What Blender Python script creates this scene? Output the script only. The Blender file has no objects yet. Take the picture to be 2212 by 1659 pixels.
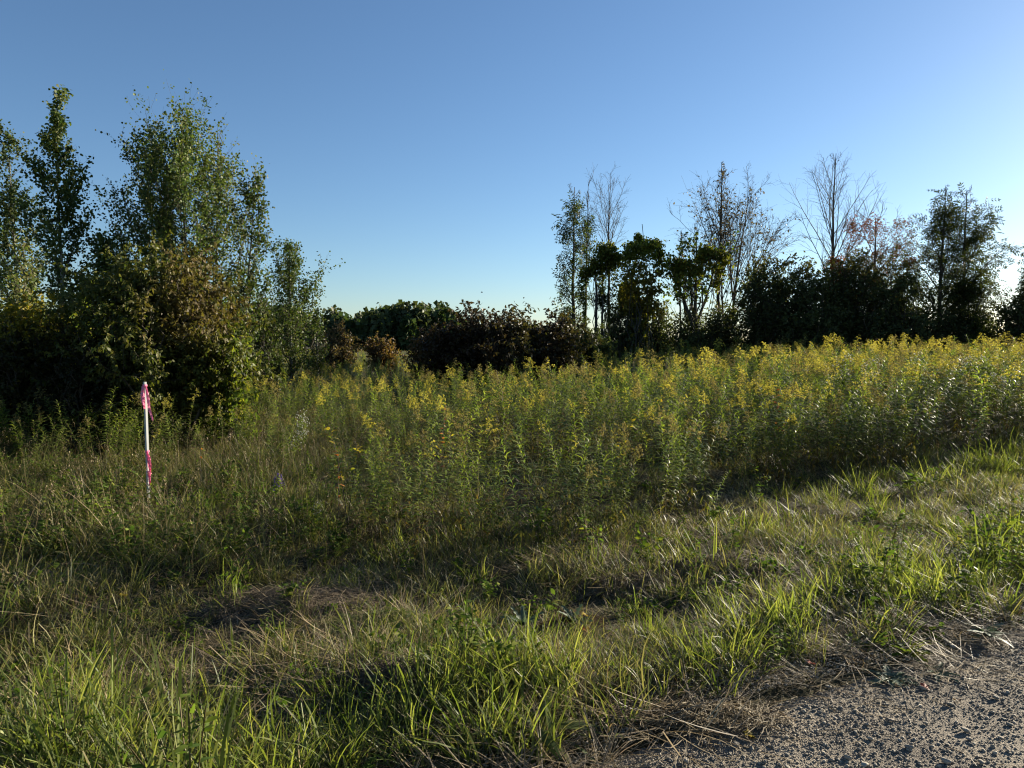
import bpy, math
import numpy as np
from math import radians as rad, sin, cos, tan, pi

# ---------------------------------------------------------------- camera, light, exposure
scene = bpy.context.scene
W_REF, H_REF = 2212.0, 1659.0
FPX = 0.694 * W_REF
PITCH = rad(-3.3)
EYE = np.array([0.0, 0.0, 1.6])

cam_data = bpy.data.cameras.new("camera")
cam_data.sensor_width = 36.0
cam_data.lens = 36.0 * FPX / W_REF
cam_data.clip_start = 0.05
cam_data.clip_end = 6000
cam = bpy.data.objects.new("camera", cam_data)
scene.collection.objects.link(cam)
cam.location = EYE
cam.rotation_euler = (rad(90) + PITCH, 0, 0)
scene.camera = cam

SUN_AZ = rad(54)      # clockwise from +Y (straight ahead) towards +X (right)
SUN_EL = rad(15)
world = bpy.data.worlds.new("World")
scene.world = world
world.use_nodes = True
wn = world.node_tree
wn.nodes.clear()
sky = wn.nodes.new("ShaderNodeTexSky")
sky.sky_type = 'NISHITA'
sky.sun_disc = False
sky.sun_elevation = SUN_EL
sky.sun_rotation = SUN_AZ
sky.altitude = 200
sky.air_density = 1.0
sky.dust_density = 0.3
sky.ozone_density = 4.0
bgn = wn.nodes.new("ShaderNodeBackground")
bgn.inputs[1].default_value = 0.050
wo = wn.nodes.new("ShaderNodeOutputWorld")
wn.links.new(sky.outputs[0], bgn.inputs[0])
wn.links.new(bgn.outputs[0], wo.inputs[0])

sd = bpy.data.lights.new("sun", 'SUN')
sd.energy = 5.0
sd.angle = rad(0.5)
sd.color = (1.0, 0.90, 0.72)
sun = bpy.data.objects.new("sun", sd)
scene.collection.objects.link(sun)
sun.rotation_euler = (rad(90) - SUN_EL, 0, pi - SUN_AZ)
sun.location = (60, 50, 40)

scene.view_settings.view_transform = 'Standard'
scene.view_settings.look = 'None'
scene.view_settings.exposure = 1.68
scene.view_settings.gamma = 1.0
scene.view_settings.use_curve_mapping = False
cy = scene.cycles
cy.max_bounces = 6
cy.diffuse_bounces = 3
cy.glossy_bounces = 2
cy.transmission_bounces = 4
cy.transparent_max_bounces = 4
cy.pixel_filter_type = 'BLACKMAN_HARRIS'
cy.filter_width = 1.15
cy.caustics_reflective = False
cy.caustics_refractive = False

# ---------------------------------------------------------------- numeric helpers
def nrm(v):
    return v / np.maximum(np.linalg.norm(v, axis=-1, keepdims=True), 1e-9)

def ray(px, py):
    x = (np.asarray(px, float) - W_REF / 2) / FPX
    y = (H_REF / 2 - np.asarray(py, float)) / FPX
    # camera looks along +Y pitched by PITCH
    dy = cos(PITCH) - y * sin(PITCH)
    dz = sin(PITCH) + y * cos(PITCH)
    return np.stack([x, dy, dz], -1)

def on_ground(px, py, z=0.0):
    d = ray(px, py)
    t = (EYE[2] - z) / -d[..., 2]
    return EYE[:2] + d[..., :2] * t[..., None] if np.ndim(t) else EYE[:2] + d[:2] * t

def at(px, py, dist):
    """world point seen at that place of the picture, dist metres ahead (along +Y)"""
    d = ray(px, py)
    return EYE + d * (dist / d[1])

_perm = np.random.default_rng(11).random((256, 256))
def vnoise(x, y):
    x = np.asarray(x, float); y = np.asarray(y, float)
    xi = np.floor(x).astype(int); yi = np.floor(y).astype(int)
    fx = x - xi; fy = y - yi
    fx = fx * fx * (3 - 2 * fx); fy = fy * fy * (3 - 2 * fy)
    g = lambda a, b: _perm[a & 255, b & 255]
    return ((g(xi, yi) * (1 - fx) + g(xi + 1, yi) * fx) * (1 - fy)
            + (g(xi, yi + 1) * (1 - fx) + g(xi + 1, yi + 1) * fx) * fy) * 2 - 1

def fbm(x, y, oct=4):
    s = 0; a = 1; t = 0
    for k in range(oct):
        s = s + a * vnoise(x * 2 ** k + 17 * k, y * 2 ** k + 31 * k); t += a; a *= .5
    return s / t

def sstep(a, b, x):
    t = np.clip((x - a) / (b - a), 0, 1)
    return t * t * (3 - 2 * t)

ROAD_ANG = rad(28)
CA, SA = cos(ROAD_ANG), sin(ROAD_ANG)
def uv_of(x, y):
    return x * CA + y * SA, -x * SA + y * CA
def xy_of(u, v):
    return u * CA - v * SA, u * SA + v * CA
def road_edge(u):
    return 2.20 + 0.10 * vnoise(u * 1.1, 3.3) + 0.06 * vnoise(u * 4, 9.1)

# front edge of the tall goldenrod, as ground x -> y
FX = np.array([-14, -8, -5, -2.3, -1.8, -1.35, -.3, .83, 2.1, 4, 8.3, 16])
FY = np.array([9.5, 8.6, 8.1, 7.6, 6.6, 5.5, 5.3, 5.7, 7.3, 8.8, 11.0, 15])
def field_edge(x):
    return np.interp(x, FX, FY)

def ground_z(x, y):
    x = np.asarray(x, float); y = np.asarray(y, float)
    u, v = uv_of(x, y)
    z = -0.16 * sstep(2.4, 4.4, v) + 0.16 * sstep(4.8, 8.5, v)
    z = z + 0.22 * sstep(2, 12, x) * sstep(6, 13, y)
    near = sstep(2.3, 3.0, v)
    z = z + near * (0.11 * fbm(x * 1.2, y * 1.5, 3) + 0.02 * fbm(x * 6, y * 6, 2))
    z = z + 0.08 * sstep(12, 40, y) * fbm(x * .12, y * .12, 2)
    return z

# ---------------------------------------------------------------- materials
def new_mat(name):
    m = bpy.data.materials.new(name)
    m.use_nodes = True
    m.node_tree.nodes.clear()
    return m

def ramp(nt, cols, interp='LINEAR'):
    r = nt.nodes.new("ShaderNodeValToRGB")
    r.color_ramp.interpolation = interp
    el = r.color_ramp.elements
    n = len(cols)
    while len(el) < n:
        el.new(0.5)
    for i, c in enumerate(cols):
        el[i].position = i / max(n - 1, 1)
        el[i].color = (*c, 1)
    return r

def leaf_mat(name, cols, tint=None, transl=0.4, rough=0.55, spec=0.18, objvar=0.35, tcol=(1.15, 1.25, 0.55)):
    """cols: palette picked per leaf; tint: second palette blended in by the mesh attribute 'tint'"""
    m = new_mat(name); nt = m.node_tree; N = nt.nodes; L = nt.links
    geo = N.new("ShaderNodeNewGeometry")
    oi = N.new("ShaderNodeObjectInfo")
    r1 = ramp(nt, cols); L.new(geo.outputs['Random Per Island'], r1.inputs[0])
    col = r1.outputs[0]
    if tint:
        at_ = N.new("ShaderNodeAttribute"); at_.attribute_name = "tint"
        r2 = ramp(nt, tint); L.new(geo.outputs['Random Per Island'], r2.inputs[0])
        mx = N.new("ShaderNodeMix"); mx.data_type = 'RGBA'
        L.new(at_.outputs['Fac'], mx.inputs[0]); L.new(col, mx.inputs[6]); L.new(r2.outputs[0], mx.inputs[7])
        col = mx.outputs[2]
    mr = N.new("ShaderNodeMapRange")
    mr.inputs[3].default_value = 1 - objvar; mr.inputs[4].default_value = 1 + objvar
    L.new(oi.outputs['Random'], mr.inputs[0])
    vm = N.new("ShaderNodeVectorMath"); vm.operation = 'SCALE'
    L.new(col, vm.inputs[0]); L.new(mr.outputs[0], vm.inputs[3])
    p = N.new("ShaderNodeBsdfPrincipled")
    p.inputs['Roughness'].default_value = rough
    p.inputs['Specular IOR Level'].default_value = spec
    L.new(vm.outputs[0], p.inputs['Base Color'])
    tr = N.new("ShaderNodeBsdfTranslucent")
    tv = N.new("ShaderNodeVectorMath"); tv.operation = 'MULTIPLY'
    tv.inputs[1].default_value = tcol
    L.new(vm.outputs[0], tv.inputs[0]); L.new(tv.outputs[0], tr.inputs['Color'])
    mix = N.new("ShaderNodeMixShader"); mix.inputs[0].default_value = transl
    L.new(p.outputs[0], mix.inputs[1]); L.new(tr.outputs[0], mix.inputs[2])
    o = N.new("ShaderNodeOutputMaterial"); L.new(mix.outputs[0], o.inputs[0])
    return m

def solid_mat(name, c1, c2, scale=8.0, rough=0.85, bump=0.3, spec=0.2, stretch=(1, 1, 1), objvar=0.0):
    m = new_mat(name); nt = m.node_tree; N = nt.nodes; L = nt.links
    tc = N.new("ShaderNodeTexCoord")
    mp = N.new("ShaderNodeMapping"); mp.inputs['Scale'].default_value = stretch
    L.new(tc.outputs['Object'], mp.inputs[0])
    no = N.new("ShaderNodeTexNoise"); no.inputs['Scale'].default_value = scale; no.inputs['Detail'].default_value = 6
    L.new(mp.outputs[0], no.inputs[0])
    r = ramp(nt, [c1, c2]); r.color_ramp.elements[0].position = .3; r.color_ramp.elements[1].position = .7
    L.new(no.outputs[0], r.inputs[0])
    col = r.outputs[0]
    if objvar:
        oi = N.new("ShaderNodeObjectInfo")
        mr = N.new("ShaderNodeMapRange"); mr.inputs[3].default_value = 1 - objvar; mr.inputs[4].default_value = 1 + objvar
        L.new(oi.outputs['Random'], mr.inputs[0])
        vm = N.new("ShaderNodeVectorMath"); vm.operation = 'SCALE'
        L.new(col, vm.inputs[0]); L.new(mr.outputs[0], vm.inputs[3]); col = vm.outputs[0]
    p = N.new("ShaderNodeBsdfPrincipled")
    p.inputs['Roughness'].default_value = rough
    p.inputs['Specular IOR Level'].default_value = spec
    L.new(col, p.inputs['Base Color'])
    b = N.new("ShaderNodeBump"); b.inputs['Strength'].default_value = bump; b.inputs['Distance'].default_value = .02
    L.new(no.outputs[0], b.inputs['Height']); L.new(b.outputs[0], p.inputs['Normal'])
    o = N.new("ShaderNodeOutputMaterial"); L.new(p.outputs[0], o.inputs[0])
    return m

M = {}
M['aspen_leaf'] = leaf_mat('aspen_leaf', [(.035, .062, .018), (.055, .085, .022), (.09, .115, .03), (.12, .12, .035)], transl=.34, rough=.55, spec=.2)
M['aspen_leaf_pale'] = leaf_mat('aspen_leaf_pale', [(.07, .095, .035), (.10, .13, .045), (.15, .15, .06), (.2, .17, .07)], transl=.42, rough=.55, spec=.2)
M['dogwood_leaf'] = leaf_mat('dogwood_leaf', [(.05, .07, .014), (.08, .10, .02), (.12, .13, .026), (.18, .16, .034)],
                             tint=[(.07, .05, .018), (.15, .095, .035), (.22, .14, .055), (.13, .11, .03)], transl=.36, rough=.55, spec=.2)
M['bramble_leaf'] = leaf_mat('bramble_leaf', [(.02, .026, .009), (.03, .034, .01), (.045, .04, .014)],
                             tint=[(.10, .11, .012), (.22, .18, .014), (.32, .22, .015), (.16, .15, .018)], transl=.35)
M['maroon_leaf'] = leaf_mat('maroon_leaf', [(.026, .017, .012), (.04, .024, .015), (.055, .032, .018), (.04, .036, .016)],
                            tint=[(.04, .05, .015), (.07, .07, .02), (.05, .04, .015)], transl=.3)
M['brown_leaf'] = leaf_mat('brown_leaf', [(.08, .06, .03), (.12, .085, .04), (.15, .09, .045), (.09, .09, .04)], transl=.35)
M['rust_leaf'] = leaf_mat('rust_leaf', [(.08, .045, .02), (.11, .058, .026), (.09, .06, .026), (.06, .05, .02)], transl=.4)
M['ash_leaf'] = leaf_mat('ash_leaf', [(.028, .045, .012), (.045, .06, .016), (.075, .08, .02)],
                         tint=[(.16, .13, .03), (.12, .10, .025), (.08, .07, .02)], transl=.38)
M['vine_leaf'] = leaf_mat('vine_leaf', [(.05, .075, .015), (.085, .12, .02), (.14, .165, .025), (.22, .20, .03)],
                          tint=[(.14, .10, .02), (.20, .15, .025), (.10, .09, .02)], transl=.45)
M['red_leaf'] = leaf_mat('red_leaf', [(.02, .035, .010), (.035, .05, .013), (.06, .06, .016)],
                         tint=[(.16, .035, .015), (.22, .05, .018), (.14, .05, .02), (.08, .05, .02)], transl=.4)
M['dark_leaf'] = leaf_mat('dark_leaf', [(.045, .06, .025), (.07, .085, .033), (.10, .105, .04)],
                          tint=[(.16, .13, .03), (.12, .08, .028), (.10, .10, .03)], transl=.45)
M['forest_leaf'] = leaf_mat('forest_leaf', [(.03, .055, .02), (.045, .072, .026), (.065, .085, .03)],
                            tint=[(.07, .07, .03), (.05, .06, .03)], transl=.25)
M['bark'] = solid_mat('bark', (.045, .04, .032), (.09, .08, .062), 14, .9, .5, stretch=(1, 1, .2))
M['pale_bark'] = solid_mat('pale_bark', (.11, .115, .09), (.2, .2, .16), 9, .85, .3, stretch=(1, 1, .6))
M['twig'] = solid_mat('twig', (.05, .04, .03), (.085, .07, .05), 20, .9, .2)
M['goldenrod_leaf'] = leaf_mat('goldenrod_leaf', [(.08, .115, .024), (.12, .16, .03), (.17, .205, .04), (.22, .225, .05)],
                               tint=[(.09, .06, .025), (.14, .09, .03), (.08, .07, .02)], transl=.5, rough=.5, spec=.25, objvar=.35)
M['goldenrod_flower'] = leaf_mat('goldenrod_flower', [(.30, .29, .05), (.40, .37, .06), (.48, .43, .09), (.22, .26, .07)],
                                 transl=.45, rough=.8, spec=.1, objvar=.28, tcol=(1.1, 1.0, .6))
M['goldenrod_faded'] = leaf_mat('goldenrod_faded', [(.20, .17, .06), (.27, .23, .08), (.16, .13, .05), (.30, .27, .11)],
                                transl=.4, rough=.85, spec=.1, objvar=.3, tcol=(1, .95, .6))
M['stem'] = leaf_mat('stem', [(.07, .07, .025), (.10, .08, .03), (.09, .055, .03)], transl=.05, rough=.6)
M['white_flower'] = leaf_mat('white_flower', [(.42, .42, .36), (.52, .52, .46), (.3, .31, .24)], transl=.4, rough=.8, spec=.1, objvar=.1, tcol=(1, 1, .95))
M['purple_flower'] = leaf_mat('purple_flower', [(.20, .13, .36), (.3, .2, .45), (.24, .18, .38)], transl=.4, rough=.8, spec=.1, objvar=.1, tcol=(1, 1, 1))
M['lush_grass'] = leaf_mat('lush_grass', [(.05, .08, .018), (.09, .12, .03), (.14, .17, .045), (.24, .25, .09)],
                           transl=.5, rough=.5, spec=.22, objvar=.3, tcol=(1.3, 1.3, .5))
M['dull_grass'] = leaf_mat('dull_grass', [(.035, .055, .016), (.06, .085, .022), (.10, .12, .03), (.18, .165, .06), (.28, .23, .11)],
                           transl=.4, rough=.5, spec=.3, objvar=.3)
M['straw'] = leaf_mat('straw', [(.10, .07, .035), (.19, .14, .07), (.28, .21, .11), (.36, .28, .16), (.14, .09, .05)],
                      transl=.2, rough=.55, spec=.3, objvar=.3, tcol=(1.1, 1, .7))
M['brown_straw'] = leaf_mat('brown_straw', [(.05, .038, .026), (.09, .068, .045), (.15, .115, .072), (.21, .165, .105)],
                            transl=.12, rough=.6, spec=.25, objvar=.2, tcol=(1.1, 1, .7))
M['weed_leaf'] = leaf_mat('weed_leaf', [(.05, .085, .018), (.08, .125, .022), (.12, .16, .028), (.16, .16, .03)], transl=.45, rough=.7, spec=.08, objvar=.3)
M['yellow_leaf'] = leaf_mat('yellow_leaf', [(.30, .24, .03), (.42, .30, .035), (.26, .25, .04), (.36, .22, .04)], transl=.4, rough=.5, objvar=.1)
M['orange_leaf'] = leaf_mat('orange_leaf', [(.34, .12, .03), (.42, .18, .04), (.28, .09, .03)], transl=.4, rough=.5, objvar=.1, tcol=(1.2, 1, .5))
M['thistle_leaf'] = leaf_mat('thistle_leaf', [(.06, .09, .055), (.09, .12, .075), (.12, .15, .10)], transl=.25, rough=.6, objvar=.1, tcol=(1, 1.1, .7))

# ---------------------------------------------------------------- mesh assembly
class Geo:
    """collects blocks of (verts, faces, material slot, tint)"""
    def __init__(self):
        self.b = []
    def add(self, V, F, slot=0, tint=None):
        V = np.asarray(V, float).reshape(-1, 3); F = np.asarray(F, int)
        if len(V) and len(F):
            self.b.append((V, F, slot, tint))
        return self
    def join(self, other):
        self.b += other.b
        return self
    def mesh(self, name, mats, smooth=False):
        me = bpy.data.meshes.new(name)
        nv = sum(len(b[0]) for b in self.b)
        V = np.empty((nv, 3)); T = np.zeros(nv)
        loops = []; tot = []; mi = []
        o = 0
        for Vb, Fb, s, t in self.b:
            V[o:o + len(Vb)] = Vb
            if t is not None:
                T[o:o + len(Vb)] = t
            loops.append((Fb + o).ravel()); tot.append(np.full(len(Fb), Fb.shape[1])); mi.append(np.full(len(Fb), s))
            o += len(Vb)
        loops = np.concatenate(loops).astype(np.int32); tot = np.concatenate(tot).astype(np.int32); mi = np.concatenate(mi).astype(np.int32)
        me.vertices.add(nv); me.vertices.foreach_set("co", V.astype(np.float32).ravel())
        me.loops.add(len(loops)); me.loops.foreach_set("vertex_index", loops)
        me.polygons.add(len(tot))
        st = np.concatenate([[0], np.cumsum(tot)[:-1]]).astype(np.int32)
        me.polygons.foreach_set("loop_start", st)
        me.polygons.foreach_set("loop_total", tot)
        me.polygons.foreach_set("material_index", mi)
        if smooth:
            me.polygons.foreach_set("use_smooth", np.ones(len(tot), bool))
        if T.any():
            a = me.attributes.new("tint", 'FLOAT', 'POINT'); a.data.foreach_set("value", T.astype(np.float32))
        for m in mats:
            me.materials.append(m)
        me.update(calc_edges=True)
        return me

def link(o, parent=None):
    scene.collection.objects.link(o)
    if parent is not None:
        o.parent = parent
    return o

def tag(o, label=None, cat=None, group=None, kind=None):
    if label: o["label"] = label
    if cat: o["category"] = cat
    if group: o["group"] = group
    if kind: o["kind"] = kind
    return o

def obj(name, me, parent=None, loc=None):
    o = bpy.data.objects.new(name, me)
    if loc is not None: o.location = loc
    return link(o, parent)

def empty(name, loc, rz=0.0, s=1.0):
    o = bpy.data.objects.new(name, None)
    o.location = loc; o.rotation_euler = (0, 0, rz); o.scale = (s, s, s)
    o.empty_display_size = .2
    return link(o)

# leaf templates: x across, y along, z normal
def T_diamond(w=.32, fold=.08, droop=.1):
    return (np.array([[0, 0, 0], [-w, .5, fold], [0, 1, -droop], [w, .5, fold]]), np.array([[0, 3, 2], [0, 2, 1]]))
def T_round(w=.5):
    return (np.array([[0, 0, 0], [-w, .35, .05], [-w * .7, .8, .02], [0, 1.05, -.08], [w * .7, .8, .02], [w, .35, .05]]),
            np.array([[0, 5, 4, 3], [0, 3, 2, 1]]))
def T_lance(w=.12, droop=.25):
    return (np.array([[0, 0, 0], [-w, .33, .06], [w, .33, .06], [-w * .8, .68, -.02 - droop * .3], [w * .8, .68, -.02 - droop * .3], [0, 1, -droop]]),
            [np.array([[0, 2, 1], [3, 4, 5]]), np.array([[1, 2, 4, 3]])])
def T_compound(n=3, droop=.3):
    V = []; F = []
    for i in range(n):
        y = .25 + .6 * i / max(n - 1, 1)
        z = -droop * y * y
        for s in (-1, 1):
            b = len(V)
            V += [[0, y, z], [s * .16, y + .16, z + .0], [s * .36, y + .2, z - .12], [s * .2, y + .04, z - .02]]
            F.append([b, b + 1, b + 2, b + 3])
    b = len(V); z = -droop * .85
    V += [[0, .85, z], [-.08, 1.02, z - .04], [0, 1.22, z - .1], [.08, 1.02, z - .04]]
    F.append([b, b + 1, b + 2, b + 3])
    return (np.array(V, float), np.array(F))

def place(T, pos, direction, normal, scale):
    """instances of the template written out; returns V and list of faces"""
    tv, tf = T
    n = len(pos)
    Y = nrm(direction); X = nrm(np.cross(Y, normal)); Z = np.cross(X, Y)
    sc = np.broadcast_to(np.asarray(scale, float), (n,))[:, None, None]
    V = pos[:, None, :] + sc * (tv[None, :, 0, None] * X[:, None, :] + tv[None, :, 1, None] * Y[:, None, :] + tv[None, :, 2, None] * Z[:, None, :])
    k = len(tv)
    fl = tf if isinstance(tf, list) else [tf]
    off = (np.arange(n) * k)[:, None, None]
    return V.reshape(-1, 3), [(f[None] + off).reshape(-1, f.shape[1]) for f in fl]

def add_leaves(g, T, pos, d, nr, s, slot=0, tint=None):
    if not len(pos): return
    V, Fs = place(T, pos, d, nr, s)
    k = len(T[0])
    t = None if tint is None else np.repeat(np.broadcast_to(tint, (len(pos),)), k)
    n0 = len(V)
    if len(Fs) == 1:
        g.add(V, Fs[0], slot, t)
    else:  # same vertices, several face sizes: split into tris so that each leaf stays one island
        tr = []
        for f in Fs:
            tr.append(f if f.shape[1] == 3 else np.concatenate([f[:, [0, 1, 2]], f[:, [0, 2, 3]]]))
        g.add(V, np.concatenate(tr), slot, t)

def tubes(g, P, R, k=4, slot=0):
    """P (B,S,3) polylines, R (B,S) radii"""
    B, S, _ = P.shape
    T = np.gradient(P, axis=1); T = nrm(T)
    ref = np.broadcast_to(np.array([.31, .17, .93]), T.shape)
    a = np.abs((T * ref).sum(-1, keepdims=True)) > .93
    ref = np.where(a, np.array([1., .2, 0]), ref)
    U = nrm(np.cross(T, ref)); Wv = np.cross(T, U)
    an = np.arange(k) * 2 * pi / k
    V = P[:, :, None, :] + R[:, :, None, None] * (np.cos(an)[None, None, :, None] * U[:, :, None, :] + np.sin(an)[None, None, :, None] * Wv[:, :, None, :])
    b = np.arange(B)[:, None, None] * S * k
    s = np.arange(S - 1)[None, :, None] * k
    j = np.arange(k)[None, None, :]; j2 = (j + 1) % k
    F = np.stack([b + s + j, b + s + j2, b + s + k + j2, b + s + k + j], -1).reshape(-1, 4)
    g.add(V.reshape(-1, 3), F, slot)

# ---------------------------------------------------------------- tree growth, whole levels at once
def grow(rng, P, R, n, t0, t1, ang, length, S=5, trop=.15, wob=.12, rf=.6, prof=None, jit=.25, tip=.25):
    B, S0, _ = P.shape
    par = np.repeat(np.arange(B), n)
    t = np.tile((np.arange(n) + .5) / n, B) + rng.uniform(-.5, .5, B * n) / n
    t = t0 + (t1 - t0) * np.clip(t, 0, 1)
    f = t * (S0 - 1); i = np.minimum(f.astype(int), S0 - 2); f = f - i
    p0 = P[par, i] * (1 - f)[:, None] + P[par, i + 1] * f[:, None]
    r0 = R[par, i] * (1 - f) + R[par, i + 1] * f
    T = nrm(P[par, i + 1] - P[par, i])
    ref = nrm(rng.normal(size=(len(par), 3)))
    az = np.tile(np.arange(n) * 2.4, B) + np.repeat(rng.uniform(0, 6.28, B), n) + rng.normal(0, .4, len(par))
    base = np.where(np.abs(T[:, 2:3]) > .9, np.array([[1., 0, 0]]), np.array([[0, 0, 1.]]))
    U = nrm(np.cross(T, base)); Wv = np.cross(T, U)
    a = ang * (1 + rng.uniform(-jit, jit, len(par)))
    if callable(prof):
        pl = prof(t)
    else:
        pl = 1.0
    d = T * np.cos(a)[:, None] + (U * np.cos(az)[:, None] + Wv * np.sin(az)[:, None]) * np.sin(a)[:, None]
    L = length * pl * (1 + rng.uniform(-jit, jit, len(par)))
    L = np.broadcast_to(L, (len(par),))
    Q = np.empty((len(par), S + 1, 3)); Q[:, 0] = p0
    for s in range(S):
        d = nrm(d + np.array([0, 0, trop]) + wob * rng.normal(size=d.shape))
        Q[:, s + 1] = Q[:, s] + d * (L / S)[:, None]
    tt = np.linspace(0, 1, S + 1)[None]
    rr = (r0 * rf)[:, None] * (1 - (1 - tip) * tt)
    return Q, rr, t, L

def trunk_line(rng, h, lean=(0, 0), S=10, wob=.02, r=.06, tip=.12):
    t = np.linspace(0, 1, S + 1)
    P = np.zeros((S + 1, 3)); P[:, 2] = t * h
    P[:, 0] = lean[0] * t ** 1.3; P[:, 1] = lean[1] * t ** 1.3
    w = np.cumsum(rng.normal(0, wob * h / S, (S + 1, 2)), 0); w -= w[0]
    P[:, :2] += w
    R = r * (1 - (1 - tip) * t)
    return P[None], R[None]

def hosts_points(rng, Q, N, tmin=.15, w=None):
    B, S, _ = Q.shape
    L = np.linalg.norm(Q[:, -1] - Q[:, 0], axis=-1)
    if w is not None: L = L * w
    if L.sum() <= 0: return np.zeros((0, 3)), np.zeros((0, 3))
    b = rng.choice(B, N, p=L / L.sum())
    t = rng.uniform(tmin, 1, N) * (S - 1)
    i = np.minimum(t.astype(int), S - 2); f = (t - i)[:, None]
    return Q[b, i] * (1 - f) + Q[b, i + 1] * f, nrm(Q[b, i + 1] - Q[b, i])

def leaf_axes(rng, tang, droop=.3, spread=1.0):
    n = len(tang)
    d = nrm(tang * .6 + spread * rng.normal(size=(n, 3)) + np.array([0, 0, -droop]))
    nr = nrm(rng.normal(size=(n, 3)) * .8 + np.array([0, 0, .6]))
    return d, nr

def finish_plant(name, g_wood, g_leaf, base, label, cat, group, wood_mats, leaf_mats, trunk_name='trunk', crown_name='crown'):
    root = empty(name, base)
    tag(root, label, cat, group)
    if g_wood is not None and g_wood.b:
        obj(trunk_name, g_wood.mesh(name + '_' + trunk_name, wood_mats, smooth=True), root)
    if g_leaf is not None and g_leaf.b:
        obj(crown_name, g_leaf.mesh(name + '_' + crown_name, leaf_mats), root)
    return root

def base_at(px, dist):
    p = at(px, 740, dist)
    return np.array([p[0], dist, float(ground_z(p[0], dist)) - .02])

def height_to(px, py, dist):
    return at(px, py, dist)[2] - base_at(px, dist)[2]

def px_m(npx, dist):
    return npx / FPX * dist

def aspen(seed, px, top, dist, label, spread_px, leaves=14000, lsize=.05, mat='aspen_leaf', lean=0.0, dense_low=True, start=.06, r=.05, group='young aspens on the left', prim=46, fat=1.0, tipp=.62):
    rng = np.random.default_rng(seed)
    b = base_at(px, dist); h = height_to(px, top, dist); R = px_m(spread_px, dist)
    P, Rr = trunk_line(rng, h, (lean, 0), 14, .02, r, .08)
    prof = lambda t: np.where(t < .35, .75 + .7 * t, 1.0) * np.clip((1.02 - t), .04, 1) ** tipp * rng.uniform(.55, 1.25, len(t))
    Q1, R1, t1, L1 = grow(rng, P, Rr, prim, start, .97, rad(50), R * 1.85, 7, .17, .09, .5, prof, .25)
    Q2, R2, t2, L2 = grow(rng, Q1, R1, 9, .15, 1, rad(40), 1, 4, .16, .14, .6, lambda t: 1, .4)
    # length of side shoots follows the branch they leave
    L = np.repeat(L1, 9) * .34
    Q2 = Q2[:, :1] + (Q2 - Q2[:, :1]) * L[:, None, None]
    gw = Geo(); tubes(gw, P, Rr, 7, 0); tubes(gw, Q1, R1, 4, 1); tubes(gw, Q2, np.maximum(R2 * .7, .0015), 3, 1)
    gl = Geo()
    n1 = int(leaves * .25); n2 = leaves - n1
    p1, d1 = hosts_points(rng, Q1, n1, .2); p2, d2 = hosts_points(rng, Q2, n2, .05)
    p3, d3 = hosts_points(rng, P[:, -6:], int(leaves * .02), 0)
    p = np.concatenate([p1, p2, p3]); d = np.concatenate([d1, d2, d3])
    keep = vnoise(p[:, 0] * 2.0 + seed, p[:, 2] * 2.0) + .7 * vnoise(p[:, 0] * 5, p[:, 2] * 5 + seed) > rng.uniform(-1.2, .5, len(p)) - .15 + .35 * sstep(.8, 1, p[:, 2] / h)
    p = p[keep]; d = d[keep]
    p = p + rng.normal(0, .05 * fat, p.shape)
    dd, nn = leaf_axes(rng, d, .45)
    add_leaves(gl, T_round(.48), p, dd, nn, lsize * rng.uniform(.7, 1.25, len(p)), 0)
    return finish_plant('aspen_tree', gw, gl, b, label, 'tree', group, [M['pale_bark'], M['twig']], [M[mat]])

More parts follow.
